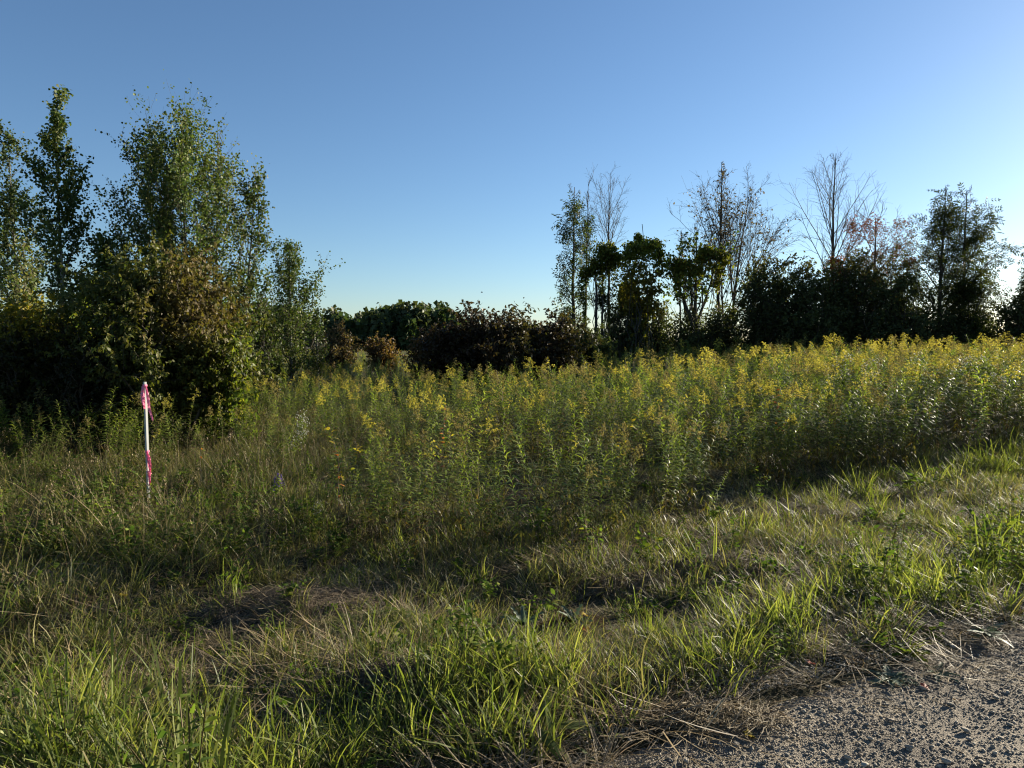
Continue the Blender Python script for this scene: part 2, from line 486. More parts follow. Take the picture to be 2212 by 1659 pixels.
def bush(seed, px, top, dist, half_px, label, name='shrub', cat='shrub', leaves=9000, lsize=.07, mat='dark_leaf', T=None, stems=26,
         group=None, depth=1.0, tintf=None, flat=.5, droop=.4, skirt=.03, wood='twig', clump=.5, inner=.25, rag=.75):
    """many-stemmed shrub: stems fan out from the base and the leaves fill a lumpy dome"""
    rng = np.random.default_rng(seed)
    b = base_at(px, dist); h = height_to(px, top, dist); R = px_m(half_px, dist)
    az = rng.uniform(0, 2 * pi, stems); q = rng.uniform(0, 1, stems) ** .6
    S = 8; t = np.linspace(0, 1, S + 1)
    ex = np.cos(az) * q * R * .9; ey = np.sin(az) * q * R * .9 * depth
    ez = h * (1 - flat * q ** 2.2) * rng.uniform(rag, 1.0, stems)
    P = np.zeros((stems, S + 1, 3))
    P[:, :, 0] = (ex * .25)[:, None] * 1 + (ex * .75)[:, None] * t[None] ** 1.4
    P[:, :, 1] = (ey * .25)[:, None] * 1 + (ey * .75)[:, None] * t[None] ** 1.4
    P[:, :, 2] = ez[:, None] * t[None] ** .85
    P[:, 1:, :] += rng.normal(0, .03 * h, P[:, 1:, :].shape)
    Rr = np.broadcast_to((.012 + .006 * h) * (1 - .8 * t)[None], (stems, S + 1)) * np.ones((stems, 1))
    Q1, R1, t1, L1 = grow(rng, P, Rr, 9, .15, 1, rad(50), min(R, h) * .42, 5, .08, .18, .55, lambda t: 1, .4)
    Q2, R2, t2, L2 = grow(rng, Q1, R1, 5, .2, 1, rad(48), min(R, h) * .17, 3, .02, .2, .6, lambda t: 1, .4)
    gw = Geo(); tubes(gw, P, Rr, 5, 0); tubes(gw, Q1, R1, 3, 0)
    p2, d2 = hosts_points(rng, Q2, int(leaves * (1 - inner)), .05)
    p1, d1 = hosts_points(rng, Q1, int(leaves * inner), .1)
    p = np.concatenate([p1, p2]); d = np.concatenate([d1, d2])
    k = vnoise(p[:, 0] * 1.9 + seed, p[:, 2] * 1.9 + p[:, 1]) > rng.uniform(-1.2, -1.2 + clump * 2, len(p))
    k &= p[:, 2] > skirt * h
    p = p[k]; d = d[k]
    dd, nn = leaf_axes(rng, d, droop)
    gl = Geo()
    tint = tintf(p, h, R, rng) if tintf else None
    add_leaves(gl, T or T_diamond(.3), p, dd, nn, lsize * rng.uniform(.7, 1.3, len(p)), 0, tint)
    return finish_plant(name, gw, gl, b, label, cat, group, [M[wood]], [M[mat]], 'stems', 'foliage')

def sparse_tree(seed, px, top, dist, label, half_px, name='slender_tree', prim=16, sec=6, ter=5, ang=38, start=.35, end=.98, r=.09,
                leaves=0, lsize=.2, mat='ash_leaf', T=None, lean=0.0, tintf=None, leafz=(0, 1), leafw=None, group='trees of the hedgerow',
                trop=.22, prof=None, wood='bark', fork=0, cat='tree', p2len=.42, p3len=.4, twr=.006, wob=.1, top_r=.12):
    rng = np.random.default_rng(seed)
    b = base_at(px, dist); h = height_to(px, top, dist); R = px_m(half_px, dist)
    P, Rr = trunk_line(rng, h, (lean, 0), 14, .025, r, top_r)
    if fork:
        Pf, Rf, _, Lf = grow(rng, P, Rr, fork, .08, .4, rad(22), h * .6, 14, .05, .05, .8, lambda t: 1 - .4 * t, .15)
        P = np.concatenate([P, Pf]); Rr = np.concatenate([Rr, Rf])
    if prof is None:
        prof = lambda t: np.clip(1.05 - t, .08, 1) ** .7
    Q1, R1, t1, L1 = grow(rng, P, Rr, prim, start, end, rad(ang), R / sin(rad(ang)) * .95, 8, trop, wob, .45, prof, .25)
    Q2, R2, t2, L2 = grow(rng, Q1, R1, sec, .12, 1, rad(38), 1, 5, trop * .7, wob, .6, lambda t: 1.1 - .5 * t, .3)
    f = (np.repeat(L1, sec) * p2len)[:, None, None]; Q2 = Q2[:, :1] + (Q2 - Q2[:, :1]) * f
    Q3, R3, t3, L3 = grow(rng, Q2, R2, ter, .15, 1, rad(36), 1, 3, trop * .5, wob, .7, lambda t: 1, .3)
    f = (np.repeat(np.repeat(L1, sec), ter) * p2len * p3len)[:, None, None]; Q3 = Q3[:, :1] + (Q3 - Q3[:, :1]) * f
    gw = Geo(); tubes(gw, P, Rr, 7, 0); tubes(gw, Q1, np.maximum(R1, twr * 1.6), 4, 0); tubes(gw, Q2, np.maximum(R2, twr), 3, 0)
    tubes(gw, Q3, np.maximum(R3 * .8, twr * .7), 3, 0)
    gl = None
    if leaves:
        pa, da = hosts_points(rng, Q3, int(leaves * .6), .1); pb, db = hosts_points(rng, Q2, leaves - int(leaves * .6), .2)
        p = np.concatenate([pa, pb]); d = np.concatenate([da, db])
        k = (p[:, 2] > leafz[0] * h) & (p[:, 2] < leafz[1] * h)
        k &= vnoise(p[:, 0] * 1.1 + seed, p[:, 2] * 1.1) + .5 * vnoise(p[:, 2] * 3, p[:, 1] * 3 + seed) > rng.uniform(-1.3, .1, len(p))
        if leafw is not None: k &= rng.uniform(0, 1, len(p)) < leafw(p, h, R)
        p = p[k]; d = d[k]
        dd, nn = leaf_axes(rng, d, .5, .7)
        nn = nrm(nn + np.array([0, 0, .6]))
        gl = Geo()
        add_leaves(gl, T or T_compound(), p, dd, nn, lsize * rng.uniform(.7, 1.3, len(p)), 0, tintf(p, h, R, rng) if tintf else None)
    return finish_plant(name, gw, gl, b, label, cat, group, [M[wood]], [M[mat]])

# ================================================================ SETTING
def grid_mesh(name, X, Y, Z, mats, smooth=True):
    r, c = X.shape
    V = np.stack([X, Y, Z], -1).reshape(-1, 3)
    i = np.arange(r - 1)[:, None] * c + np.arange(c - 1)[None]
    F = np.stack([i, i + 1, i + 1 + c, i + c], -1).reshape(-1, 4)
    return Geo().add(V, F).mesh(name, mats, smooth)

def mat_ground():
    m = new_mat('field_soil'); nt = m.node_tree; N = nt.nodes; L = nt.links
    tc = N.new("ShaderNodeTexCoord")
    n1 = N.new("ShaderNodeTexNoise"); n1.inputs['Scale'].default_value = 1.3; n1.inputs['Detail'].default_value = 8
    n2 = N.new("ShaderNodeTexNoise"); n2.inputs['Scale'].default_value = 38; n2.inputs['Detail'].default_value = 6
    L.new(tc.outputs['Object'], n1.inputs[0]); L.new(tc.outputs['Object'], n2.inputs[0])
    r1 = ramp(nt, [(.03, .035, .012), (.055, .045, .022), (.04, .05, .016)]); L.new(n1.outputs[0], r1.inputs[0])
    r2 = ramp(nt, [(.02, .018, .01), (.075, .07, .032)]); r2.color_ramp.elements[0].position = .4; r2.color_ramp.elements[1].position = .68
    L.new(n2.outputs[0], r2.inputs[0])
    mx = N.new("ShaderNodeMix"); mx.data_type = 'RGBA'; mx.inputs[0].default_value = .5
    L.new(r1.outputs[0], mx.inputs[6]); L.new(r2.outputs[0], mx.inputs[7])
    p = N.new("ShaderNodeBsdfPrincipled"); p.inputs['Roughness'].default_value = .95; p.inputs['Specular IOR Level'].default_value = .1
    L.new(mx.outputs[2], p.inputs['Base Color'])
    b = N.new("ShaderNodeBump"); b.inputs['Strength'].default_value = .6; b.inputs['Distance'].default_value = .03
    L.new(n2.outputs[0], b.inputs['Height']); L.new(b.outputs[0], p.inputs['Normal'])
    o = N.new("ShaderNodeOutputMaterial"); L.new(p.outputs[0], o.inputs[0])
    return m

def mat_road():
    m = new_mat('road_grit'); nt = m.node_tree; N = nt.nodes; L = nt.links
    tc = N.new("ShaderNodeTexCoord")
    n1 = N.new("ShaderNodeTexNoise"); n1.inputs['Scale'].default_value = 2.0; n1.inputs['Detail'].default_value = 5
    n2 = N.new("ShaderNodeTexNoise"); n2.inputs['Scale'].default_value = 160; n2.inputs['Detail'].default_value = 5
    vo = N.new("ShaderNodeTexVoronoi"); vo.inputs['Scale'].default_value = 140
    for n in (n1, n2, vo): L.new(tc.outputs['Object'], n.inputs['Vector'])
    r1 = ramp(nt, [(.14, .12, .095), (.25, .215, .165)]); r1.color_ramp.elements[0].position = .35; r1.color_ramp.elements[1].position = .65
    L.new(n1.outputs[0], r1.inputs[0])
    r2 = ramp(nt, [(.45, .45, .45), (1.35, 1.3, 1.25)]); L.new(vo.outputs['Color'], r2.inputs[0])
    mx = N.new("ShaderNodeMix"); mx.data_type = 'RGBA'; mx.blend_type = 'MULTIPLY'; mx.inputs[0].default_value = 1
    L.new(r1.outputs[0], mx.inputs[6]); L.new(r2.outputs[0], mx.inputs[7])
    p = N.new("ShaderNodeBsdfPrincipled"); p.inputs['Roughness'].default_value = .9; p.inputs['Specular IOR Level'].default_value = .2
    L.new(mx.outputs[2], p.inputs['Base Color'])
    ad = N.new("ShaderNodeMath"); ad.operation = 'SUBTRACT'
    L.new(n2.outputs[0], ad.inputs[0]); L.new(vo.outputs['Distance'], ad.inputs[1])
    b = N.new("ShaderNodeBump"); b.inputs['Strength'].default_value = .9; b.inputs['Distance'].default_value = .006
    L.new(ad.outputs[0], b.inputs['Height']); L.new(b.outputs[0], p.inputs['Normal'])
    o = N.new("ShaderNodeOutputMaterial"); L.new(p.outputs[0], o.inputs[0])
    return m

M['soil'] = mat_ground(); M['grit'] = mat_road()
s1 = np.linspace(-1, 1, 420)
gx = np.sinh(s1 * 6.2) / np.sinh(6.2) * 3000
s2 = np.linspace(-1, 1, 420)
gy = 4 + np.sinh(s2 * 6.2) / np.sinh(6.2) * 3000
X, Y = np.meshgrid(gx, gy)
u_, v_ = uv_of(X, Y)
Zg = ground_z(X, Y) - 0.05 * (1 - sstep(2.1, 2.4, v_)) * (np.abs(X) < 40)
tag(obj('ground', grid_mesh('ground', X, Y, Zg, [M['soil']])), kind='structure')

us = np.concatenate([np.linspace(-40, -3.2, 60), np.linspace(-3, 7, 420), np.linspace(7.3, 60, 70)])
ss = np.concatenate([np.linspace(0, .4, 14)[:-1], np.linspace(.4, 1, 120)])
Ug, Sg = np.meshgrid(us, ss)
Vg = -5 + (road_edge(Ug) + .12 + 5) * Sg
Xr, Yr = xy_of(Ug, Vg)
def road_z(x, y):
    u, v = uv_of(x, y)
    return .012 * fbm(u * 1.1, v * 3.5, 3) + .004 * fbm(x * 18, y * 18, 2) - 0.075 * sstep(2.1, 2.4, v) - .02
Zr = road_z(Xr, Yr)
tag(obj('gravel_road', grid_mesh('gravel_road', Xr, Yr, Zr, [M['grit']])), kind='structure')

# ================================================================ TREES AND SHRUBS
# --- aspens and shrubs at the left
aspen(101, 405, 234, 15.0, 'tallest young aspen with the pale trunk rising behind the drooping-leaf shrub', 152, 27000, .047, prim=64, start=.16)
aspen(102, 335, 285, 15.6, 'aspen with several upright shoots left of the tallest pale trunk', 128, 18000, .047, prim=52, start=.12)
aspen(103, 468, 268, 16.2, 'aspen with thin airy top just right of the tallest pale trunk', 105, 11000, .045, 'aspen_leaf_pale', lean=.2, start=.25)
aspen(104, 520, 368, 15.5, 'aspen leaning right at the open-sky side of the left group', 64, 7000, .05, lean=.35, start=.2)
aspen(105, 128, 192, 14.2, 'dark narrow aspen with a lone leafy tip near the left edge', 96, 12500, .055, prim=40, lean=.15, start=.16)
aspen(106, 45, 275, 15.0, 'thin-topped aspen at the far left edge of the view', 92, 11000, .05, lean=-.1)
aspen(107, 235, 505, 14.5, 'low dark aspen filling the gap between the two tall aspen groups', 66, 10000, .055, start=.03)
aspen(108, 55, 512, 11.5, 'short rounded grey-green aspen in front of the far-left aspens', 52, 13000, .042, 'aspen_leaf_pale', start=.03, prim=50, fat=1.4)
aspen(109, 628, 530, 19, 'small separate aspen with loose top standing right of the big group', 82, 14000, .047, start=.05)
aspen(110, 570, 665, 18, 'low dark aspen between the big group and the small separate one', 60, 7000, .05, start=.03)
aspen(111, 685, 668, 21, 'sparse low aspen thicket at the right foot of the small separate aspen', 30, 3500, .05, start=.02)
aspen(112, -60, 360, 16, 'aspen mostly cut off by the left edge of the view', 120, 9000, .06)

def dog_tint(p, h, R, rng):
    return np.clip(sstep(-.05, .35, p[:, 0] / R) * sstep(.45, .7, p[:, 2] / h) * .7 * (1 - sstep(.62, .9, p[:, 0] / R)) + rng.normal(0, .18, len(p)), 0, 1)
bush(201, 350, 572, 10.9, 205, 'large domed shrub with drooping leaves, turning russet on its right shoulder', leaves=62000, lsize=.07,
     mat='dogwood_leaf', T=T_lance(.2, .25), stems=70, tintf=dog_tint, flat=.5, rag=.9, droop=1.1, group=None, clump=.35, skirt=.06)
bush(202, 500, 690, 11.1, 85, 'small yellow-green shrub at the right foot of the domed shrub', leaves=7000, lsize=.08,
     mat='vine_leaf', T=T_lance(.2, .25), stems=24, droop=.9, clump=.4, skirt=.06)
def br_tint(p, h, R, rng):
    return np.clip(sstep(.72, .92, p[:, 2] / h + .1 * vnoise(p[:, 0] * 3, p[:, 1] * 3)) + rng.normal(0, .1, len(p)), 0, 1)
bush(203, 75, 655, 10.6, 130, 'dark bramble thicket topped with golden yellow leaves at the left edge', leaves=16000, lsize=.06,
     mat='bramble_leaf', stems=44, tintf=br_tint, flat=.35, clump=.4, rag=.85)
bush(204, 185, 712, 10.3, 90, 'dark leafless-looking thicket between the bramble and the domed shrub', leaves=7000, lsize=.055,
     mat='bramble_leaf', stems=40, flat=.4, clump=.5)
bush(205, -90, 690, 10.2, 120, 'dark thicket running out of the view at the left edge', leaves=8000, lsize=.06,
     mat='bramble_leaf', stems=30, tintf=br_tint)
bush(206, 165, 640, 11.9, 70, 'yellow-green leafy shrub peeping over the dark thicket', leaves=6000, lsize=.08, mat='vine_leaf', stems=20)

# --- middle distance shrubs
bush(211, 728, 692, 30, 52, 'rounded brown bush in front of the distant wood', leaves=7000, lsize=.11, mat='brown_leaf', stems=22, flat=.5)
bush(212, 825, 731, 33, 50, 'low rusty bush in front of the distant wood', leaves=4500, lsize=.13, mat='rust_leaf', stems=18, flat=.6)
bush(213, 915, 712, 27, 42, 'small dull red bush left of the dark maroon thicket', leaves=4500, lsize=.12, mat='rust_leaf', stems=16)
def maroon_t(p, h, R, rng):
    return np.clip(sstep(0, .9, p[:, 0] / R) * .6 + rng.normal(0, .2, len(p)), 0, 1)
bush(214, 1050, 668, 22, 125, 'dark maroon thicket with drooping twigs, tallest in the middle of the field', leaves=15000, lsize=.13, mat='maroon_leaf',
     T=T_lance(.2, .25), stems=44, flat=.45, droop=.9, tintf=maroon_t, clump=.35)
bush(215, 1175, 690, 23, 110, 'lower maroon and green thicket joining the tallest maroon one on its right', leaves=10000, lsize=.13, mat='maroon_leaf',
     stems=34, flat=.4, tintf=maroon_t, clump=.35)
bush(216, 975, 700, 22, 80, 'low dark maroon thicket at the left end of the row', leaves=7000, lsize=.13, mat='maroon_leaf', stems=26, flat=.4, clump=.35)
bush(217, 1262, 705, 25, 62, 'low greenish bush at the right end of the maroon thicket', leaves=6000, lsize=.13, mat='dark_leaf', stems=20, flat=.4, clump=.35)

# --- hedgerow on the right
D = 38.0
HR = 'trees of the hedgerow'
sparse_tree(301, 1240, 405, D, 'slender ash with tufted leaves, leftmost tree of the hedgerow', 48, prim=34, sec=5, ter=3, ang=55, start=.12, leaves=900, lsize=.42,
            r=.13, leafz=(.08, .92), trop=.1, prof=lambda t: np.where(t < .5, .75, 1.0) * np.clip(1.1 - t, .2, 1) ** .4)
sparse_tree(302, 1262, 392, D + 1, 'bare-topped slender tree tangled with the leftmost ash', 40, prim=12, ang=24, start=.45, leaves=500, lsize=.36, r=.08, lean=.25, leafz=(.3, .8))
sparse_tree(303, 1318, 415, D + 1.5, 'bare vase-shaped crown rising above the left vine mound', 38, prim=16, ang=22, start=.6, end=.88, r=.12, trop=.02, wob=.05, p2len=.35, prof=lambda t: 1.0 + 0 * t, name='bare_tree')
sparse_tree(304, 1300, 560, D - 1, 'thin straight trunk under the left vine mound', 24, prim=8, ang=50, start=.5, leaves=300, lsize=.3, r=.11)
sparse_tree(305, 1362, 600, D - .5, 'forked tree holding up the flat vine canopy', 42, prim=12, ang=40, start=.2, leaves=1200, lsize=.3, r=.13,
            tintf=lambda p, h, R, rng: rng.uniform(0, .8, len(p)), fork=2, mat='vine_leaf', T=T_round())
def snag():
    rng = np.random.default_rng(77); b = base_at(1286, D - 1.5); h = height_to(1286, 612, D - 1.5)
    P, R = trunk_line(rng, h, (.05, 0), 10, .012, .10, .55)
    Q, Rq, _, _ = grow(rng, P, R, 5, .3, .95, rad(45), .7, 4, .1, .15, .4)
    g = Geo(); tubes(g, P, R, 7); tubes(g, Q, Rq, 4)
    return finish_plant('dead_tree', g, None, b, 'short dead snag with a broken top between slender trunks', 'tree', HR, [M['bark']], [])
snag()
sparse_tree(306, 1500, 505, D - 1, 'vine-hung tree with spreading forked limbs and yellow-green leaves', 78, prim=9, sec=5, ter=4, ang=42, start=.25, leaves=2200, lsize=.14,
            mat='vine_leaf', T=T_round(), r=.15, fork=4, leafz=(.5, 1), trop=.08, prof=lambda t: .55 + .2 * t)
sparse_tree(307, 1552, 350, D + 1, 'tall bare tree keeping a few dead leaves at its tip', 62, prim=28, sec=7, ter=5, ang=20, start=.36, r=.13, p2len=.3, wob=.06, name='bare_tree',
            leaves=700, lsize=.15, mat='brown_leaf', T=T_diamond(), leafz=(.6, 1), trop=.015, prof=lambda t: np.clip(1.7 * (1 - t), .13, 1))
sparse_tree(308, 1572, 402, D + 2, 'fan-shaped bare tree leaning right beside the tallest one', 80, prim=18, sec=7, ter=5, ang=23, start=.25, r=.11, p2len=.3, wob=.06, name='bare_tree',
            leaves=1300, lsize=.15, mat='brown_leaf', T=T_diamond(), lean=1.25, leafz=(.5, 1), trop=.015, fork=3, prof=lambda t: np.clip(1.15 - t, .3, 1))
sparse_tree(309, 1470, 500, D + 2, 'small bare tree behind the vine-hung tree', 45, prim=10, ang=32, start=.3, r=.08, name='bare_tree', leaves=60, lsize=.15, mat='brown_leaf', T=T_diamond())
sparse_tree(310, 1792, 332, D - 1, 'big bare vase-shaped tree above the dark thicket', 100, prim=26, sec=10, ter=4, ang=27, start=.33, end=.98, r=.13, name='bare_tree', trop=.012, wob=.05, p2len=.26,
            prof=lambda t: np.clip(1.6 * (1.02 - t), .1, 1), twr=.0045)
def red_t(p, h, R, rng):
    return np.clip(.45 + .55 * vnoise(p[:, 0] * .9 + 3, p[:, 2] * .9) + sstep(.6, 1, p[:, 2] / h) * .5 - .4 * sstep(.2, .9, p[:, 0] / R) + rng.normal(0, .15, len(p)), 0, 1)
sparse_tree(311, 1885, 472, D - 1.5, 'bushy tree turning red at its left and top, green to the right', 95, prim=26, sec=6, ter=4, ang=50, start=.2, trop=.07, leaves=4600, lsize=.26,
            mat='red_leaf', T=T_compound(2), tintf=red_t, r=.14, prof=lambda t: np.clip(1.2 - t, .3, 1) ** .5)
sparse_tree(312, 1800, 560, D - 2, 'low reddish-leaved tree under the big bare one', 60, prim=14, sec=5, ter=4, ang=48, start=.3, leaves=1500, lsize=.3,
            mat='red_leaf', T=T_compound(2), tintf=red_t, r=.1)
for sd, x, top, w, lab in ((313, 2028, 405, 62, 'left of the pair of tall leafy ashes near the right edge'),
                           (314, 2078, 412, 60, 'right of the pair of tall leafy ashes near the right edge')):
    sparse_tree(sd, x, top, D - 3, lab, w + 12, prim=30, sec=6, ter=4, ang=42, start=.16, leaves=1900, lsize=.34, mat='ash_leaf', T=T_compound(3), r=.14,
                prof=lambda t: np.clip(2.0 * (1.03 - t), .15, 1), trop=.06, tintf=lambda p, h, R, rng: np.clip(rng.normal(.1, .2, len(p)) + .4 * (p[:, 2] < .4 * h), 0, 1))
sparse_tree(315, 2225, 530, D - 3, 'ash with hanging leaf sprays cut off by the right edge', 60, prim=30, sec=6, ter=4, ang=50, start=.1, leaves=2000, lsize=.34, T=T_compound(3), r=.13)
sparse_tree(316, 2090, 600, D - 4, 'low leafy ash at the foot of the tall pair', 70, prim=22, sec=5, ter=4, ang=55, start=.08, leaves=1500, lsize=.32, T=T_compound(3), r=.09)

def vine(seed, blobs, label, tint=.2, n=4200, ls=.10, dist=D - 1.8, curtains=()):
    """climbing vine: lumpy mats of leaves draped over the branches, with hanging strands"""
    rng = np.random.default_rng(seed)
    cx, cy_, rx, ry = blobs[0]
    b = base_at(cx, dist)
    P = []; Dn = []
    tot = sum(r[2] * r[3] for r in blobs)
    for (x, y, rx, ry) in blobs:
        k = int(n * rx * ry / tot)
        c = at(x, y, dist) - b
        sub = rng.normal(size=(12, 3)) * .5; sub[:, 2] = np.minimum(sub[:, 2], .55)
        q = sub[rng.integers(0, 12, k)] + rng.normal(size=(k, 3)) * np.array([.26, .26, .22])
        q *= (1 + .3 * vnoise(q[:, 0] * 3 + seed, q[:, 2] * 3))[:, None]
        P.append(c + q * np.array([px_m(rx, dist), px_m(rx, dist) * .8, px_m(ry, dist)]))
    for (x, y0, y1, w) in curtains:
        k = int(60 * (y1 - y0) / 20)
        t = rng.uniform(0, 1, k)
        top = at(x, y0, dist) - b; bot = at(x, y1, dist) - b
        P.append(top + (bot - top) * t[:, None] + rng.normal(0, px_m(w, dist), (k, 3)) * (1 - .5 * t)[:, None])
    p = np.concatenate(P)
    d, nn = leaf_axes(rng, np.zeros_like(p), .9)
    gl = Geo(); add_leaves(gl, T_round(.5), p, d, nn, ls * rng.uniform(.6, 1.2, len(p)), 0, np.clip(rng.normal(tint, .25, len(p)), 0, 1))
    # woody strands from the ground up to the mats
    S = 9; t = np.linspace(0, 1, S); m = 7
    Q = np.zeros((m, S, 3))
    for i in range(m):
        e = P[i % len(blobs)].mean(0) + rng.normal(0, .25, 3)
        s = np.array([rng.normal(0, .3), rng.normal(0, .3), 0])
        Q[i] = s + (e - s) * t[:, None] + rng.normal(0, .1, (S, 3)) * (t * (1 - t) * 4)[:, None]
    gw = Geo(); tubes(gw, Q, np.full((m, S), .02), 4)
    return finish_plant('climbing_vine', gw, gl, b, label, 'vine', 'vines hanging over the hedgerow trees', [M['bark']], [M['vine_leaf']], 'stems', 'leaves')
vine(401, [(1305, 545, 26, 28), (1322, 560, 16, 22), (1290, 575, 20, 20), (1268, 590, 14, 14)], 'rounded vine mound with a trailing left arm over slender trunks', .15, 4200,
     curtains=[(1255, 585, 650, 4), (1262, 590, 690, 3), (1300, 580, 630, 8), (1325, 580, 640, 7)])
vine(402, [(1388, 535, 44, 18), (1360, 545, 26, 26), (1420, 540, 16, 24), (1380, 512, 12, 10)], 'flat-topped dark vine canopy like a table between two trees', .08, 5000,
     curtains=[(1345, 560, 620, 8), (1392, 545, 600, 10), (1432, 545, 590, 4)])
vine(403, [(1378, 590, 30, 34), (1395, 640, 26, 24), (1368, 640, 22, 34), (1410, 665, 22, 20)], 'golden brown leafy mass below the flat vine canopy', .8, 2600, .13)
vine(404, [(1520, 545, 26, 20), (1470, 580, 20, 24), (1550, 560, 26, 18), (1500, 585, 22, 18)], 'loose yellow-green vine draped over the forked tree', .35, 2600, .13,
     curtains=[(1548, 570, 630, 5), (1560, 560, 600, 6), (1465, 590, 640, 6)])

HS = 'dark undergrowth of the hedgerow'
def dk_t(p, h, R, rng):
    return np.clip(rng.normal(.05, .15, len(p)) + sstep(.85, 1, p[:, 2] / h) * .5, 0, 1)
for i, (x, top, w, dd, lf, lab) in enumerate((
        (1345, 640, 60, -1, 5200, 'leafy undergrowth below the golden vine mass'),
        (1420, 655, 55, 0, 5000, 'leafy undergrowth right of the golden vine mass'),
        (1490, 665, 60, -1, 5600, 'undergrowth round the foot of the forked vine tree'),
        (1560, 650, 55, -2, 5200, 'undergrowth round the foot of the tall bare tree'),
        (1650, 558, 95, -3, 17000, 'dense dark thicket with a domed left end'),
        (1735, 575, 95, -3.5, 16000, 'dense dark thicket under the big bare tree'),
        (1835, 562, 105, -3, 17000, 'dense dark thicket with yellowing top under the red tree'),
        (1935, 575, 95, -3.5, 16000, 'dense dark thicket left of the two tall ashes'),
        (2030, 660, 60, -4, 5600, 'low thicket at the foot of the left tall ash'),
        (2110, 670, 60, -3, 5200, 'low thicket at the foot of the right tall ash'),
        (2190, 640, 60, -4, 6200, 'low thicket at the right edge of the hedgerow'),
        (2290, 600, 80, -4, 5200, 'thicket running out of the view at the right edge'))):
    bush(500 + i, x, top + 6, D + dd, w, lab, leaves=int(lf * 1.2), lsize=.14, mat='dark_leaf', stems=60, tintf=dk_t, flat=.6, rag=.94, group=HS, clump=.62, depth=.8, inner=.3)

# --- distant wood
def far_wood():
    rng = np.random.default_rng(9)
    gl = Geo(); gw = Geo()
    n = 190
    Pp = []; Tt = []
    for i in range(n):
        px = rng.uniform(-900, 1240); dist = rng.uniform(150, 190)
        top = 672 + rng.normal(0, 7) + 10 * vnoise(px * .012, 2.)
        if 890 < px < 965: top = 655 + rng.uniform(0, 8)
        if px > 985: top = 690 + (px - 985) * .12 + rng.normal(0, 4)
        c = at(px, 740, dist); z0 = 0.0
        h = at(px, top, dist)[2]; w = h * rng.uniform(.26, .4)
        k = 640
        q = nrm(rng.normal(size=(k, 3))) * (rng.uniform(.25, 1, k) ** .5)[:, None]
        q *= (1 + .35 * vnoise(q[:, 0] * 2.5 + i, q[:, 2] * 2.5 + q[:, 1] * 2))[:, None]
        Pp.append(np.array([c[0], dist, h * .52]) + q * np.array([w, w, h * .48])); Tt.append(np.full(k, rng.uniform(0, 1)))
    p = np.concatenate(Pp); d, nn = leaf_axes(rng, np.zeros_like(p), .2)
    add_leaves(gl, T_diamond(.5, .2), p, d, nn, 1.0 * rng.uniform(.6, 1.5, len(p)), 0, np.concatenate(Tt))
    o = obj('distant_wood', gl.mesh('distant_wood', [M['forest_leaf']]))
    tag(o, 'distant dark green wood closing the field on the horizon', 'wood', kind='stuff')
far_wood()

# ================================================================ PLANT PROTOTYPES
def hidden_collection(name):
    return bpy.data.collections.new(name)      # never linked: only a library for the scattered ground cover

def instancer(name, col, pts, rot, scl, idx, label=None, cat=None, kind='stuff'):
    """one object of uncountable ground cover: a point per tuft, each replaced by one of the tufts in the library"""
    me = bpy.data.meshes.new(name + '_points')
    me.vertices.add(len(pts)); me.vertices.foreach_set("co", np.asarray(pts, np.float32).ravel())
    a = me.attributes.new("rot", 'FLOAT_VECTOR', 'POINT'); a.data.foreach_set("vector", np.asarray(rot, np.float32).ravel())
    a = me.attributes.new("scl", 'FLOAT', 'POINT'); a.data.foreach_set("value", np.asarray(scl, np.float32))
    a = me.attributes.new("pick", 'INT', 'POINT'); a.data.foreach_set("value", np.asarray(idx, np.int32))
    o = obj(name, me)
    ng = bpy.data.node_groups.new(name + '_scatter', 'GeometryNodeTree')
    ng.interface.new_socket('Geometry', in_out='INPUT', socket_type='NodeSocketGeometry')
    ng.interface.new_socket('Geometry', in_out='OUTPUT', socket_type='NodeSocketGeometry')
    N = ng.nodes; L = ng.links
    gi = N.new('NodeGroupInput'); go = N.new('NodeGroupOutput')
    ci = N.new('GeometryNodeCollectionInfo'); ci.inputs['Collection'].default_value = col
    ci.inputs['Separate Children'].default_value = True; ci.inputs['Reset Children'].default_value = True
    ip = N.new('GeometryNodeInstanceOnPoints'); ip.inputs['Pick Instance'].default_value = True
    def na(nm, dt):
        n = N.new('GeometryNodeInputNamedAttribute'); n.data_type = dt; n.inputs[0].default_value = nm
        return [s for s in n.outputs if s.enabled][0]
    L.new(gi.outputs[0], ip.inputs['Points']); L.new(ci.outputs[0], ip.inputs['Instance'])
    L.new(na('pick', 'INT'), ip.inputs['Instance Index'])
    er = N.new('FunctionNodeEulerToRotation'); L.new(na('rot', 'FLOAT_VECTOR'), er.inputs[0]); L.new(er.outputs[0], ip.inputs['Rotation'])
    L.new(na('scl', 'FLOAT'), ip.inputs['Scale'])
    L.new(ip.outputs[0], go.inputs[0])
    md = o.modifiers.new('scatter', 'NODES'); md.node_group = ng
    tag(o, label, cat, kind=kind)
    return o

def library(name, meshes):
    c = hidden_collection(name)
    for i, me in enumerate(meshes):
        o = bpy.data.objects.new('%s_%02d' % (name, i), me); c.objects.link(o)
    return c

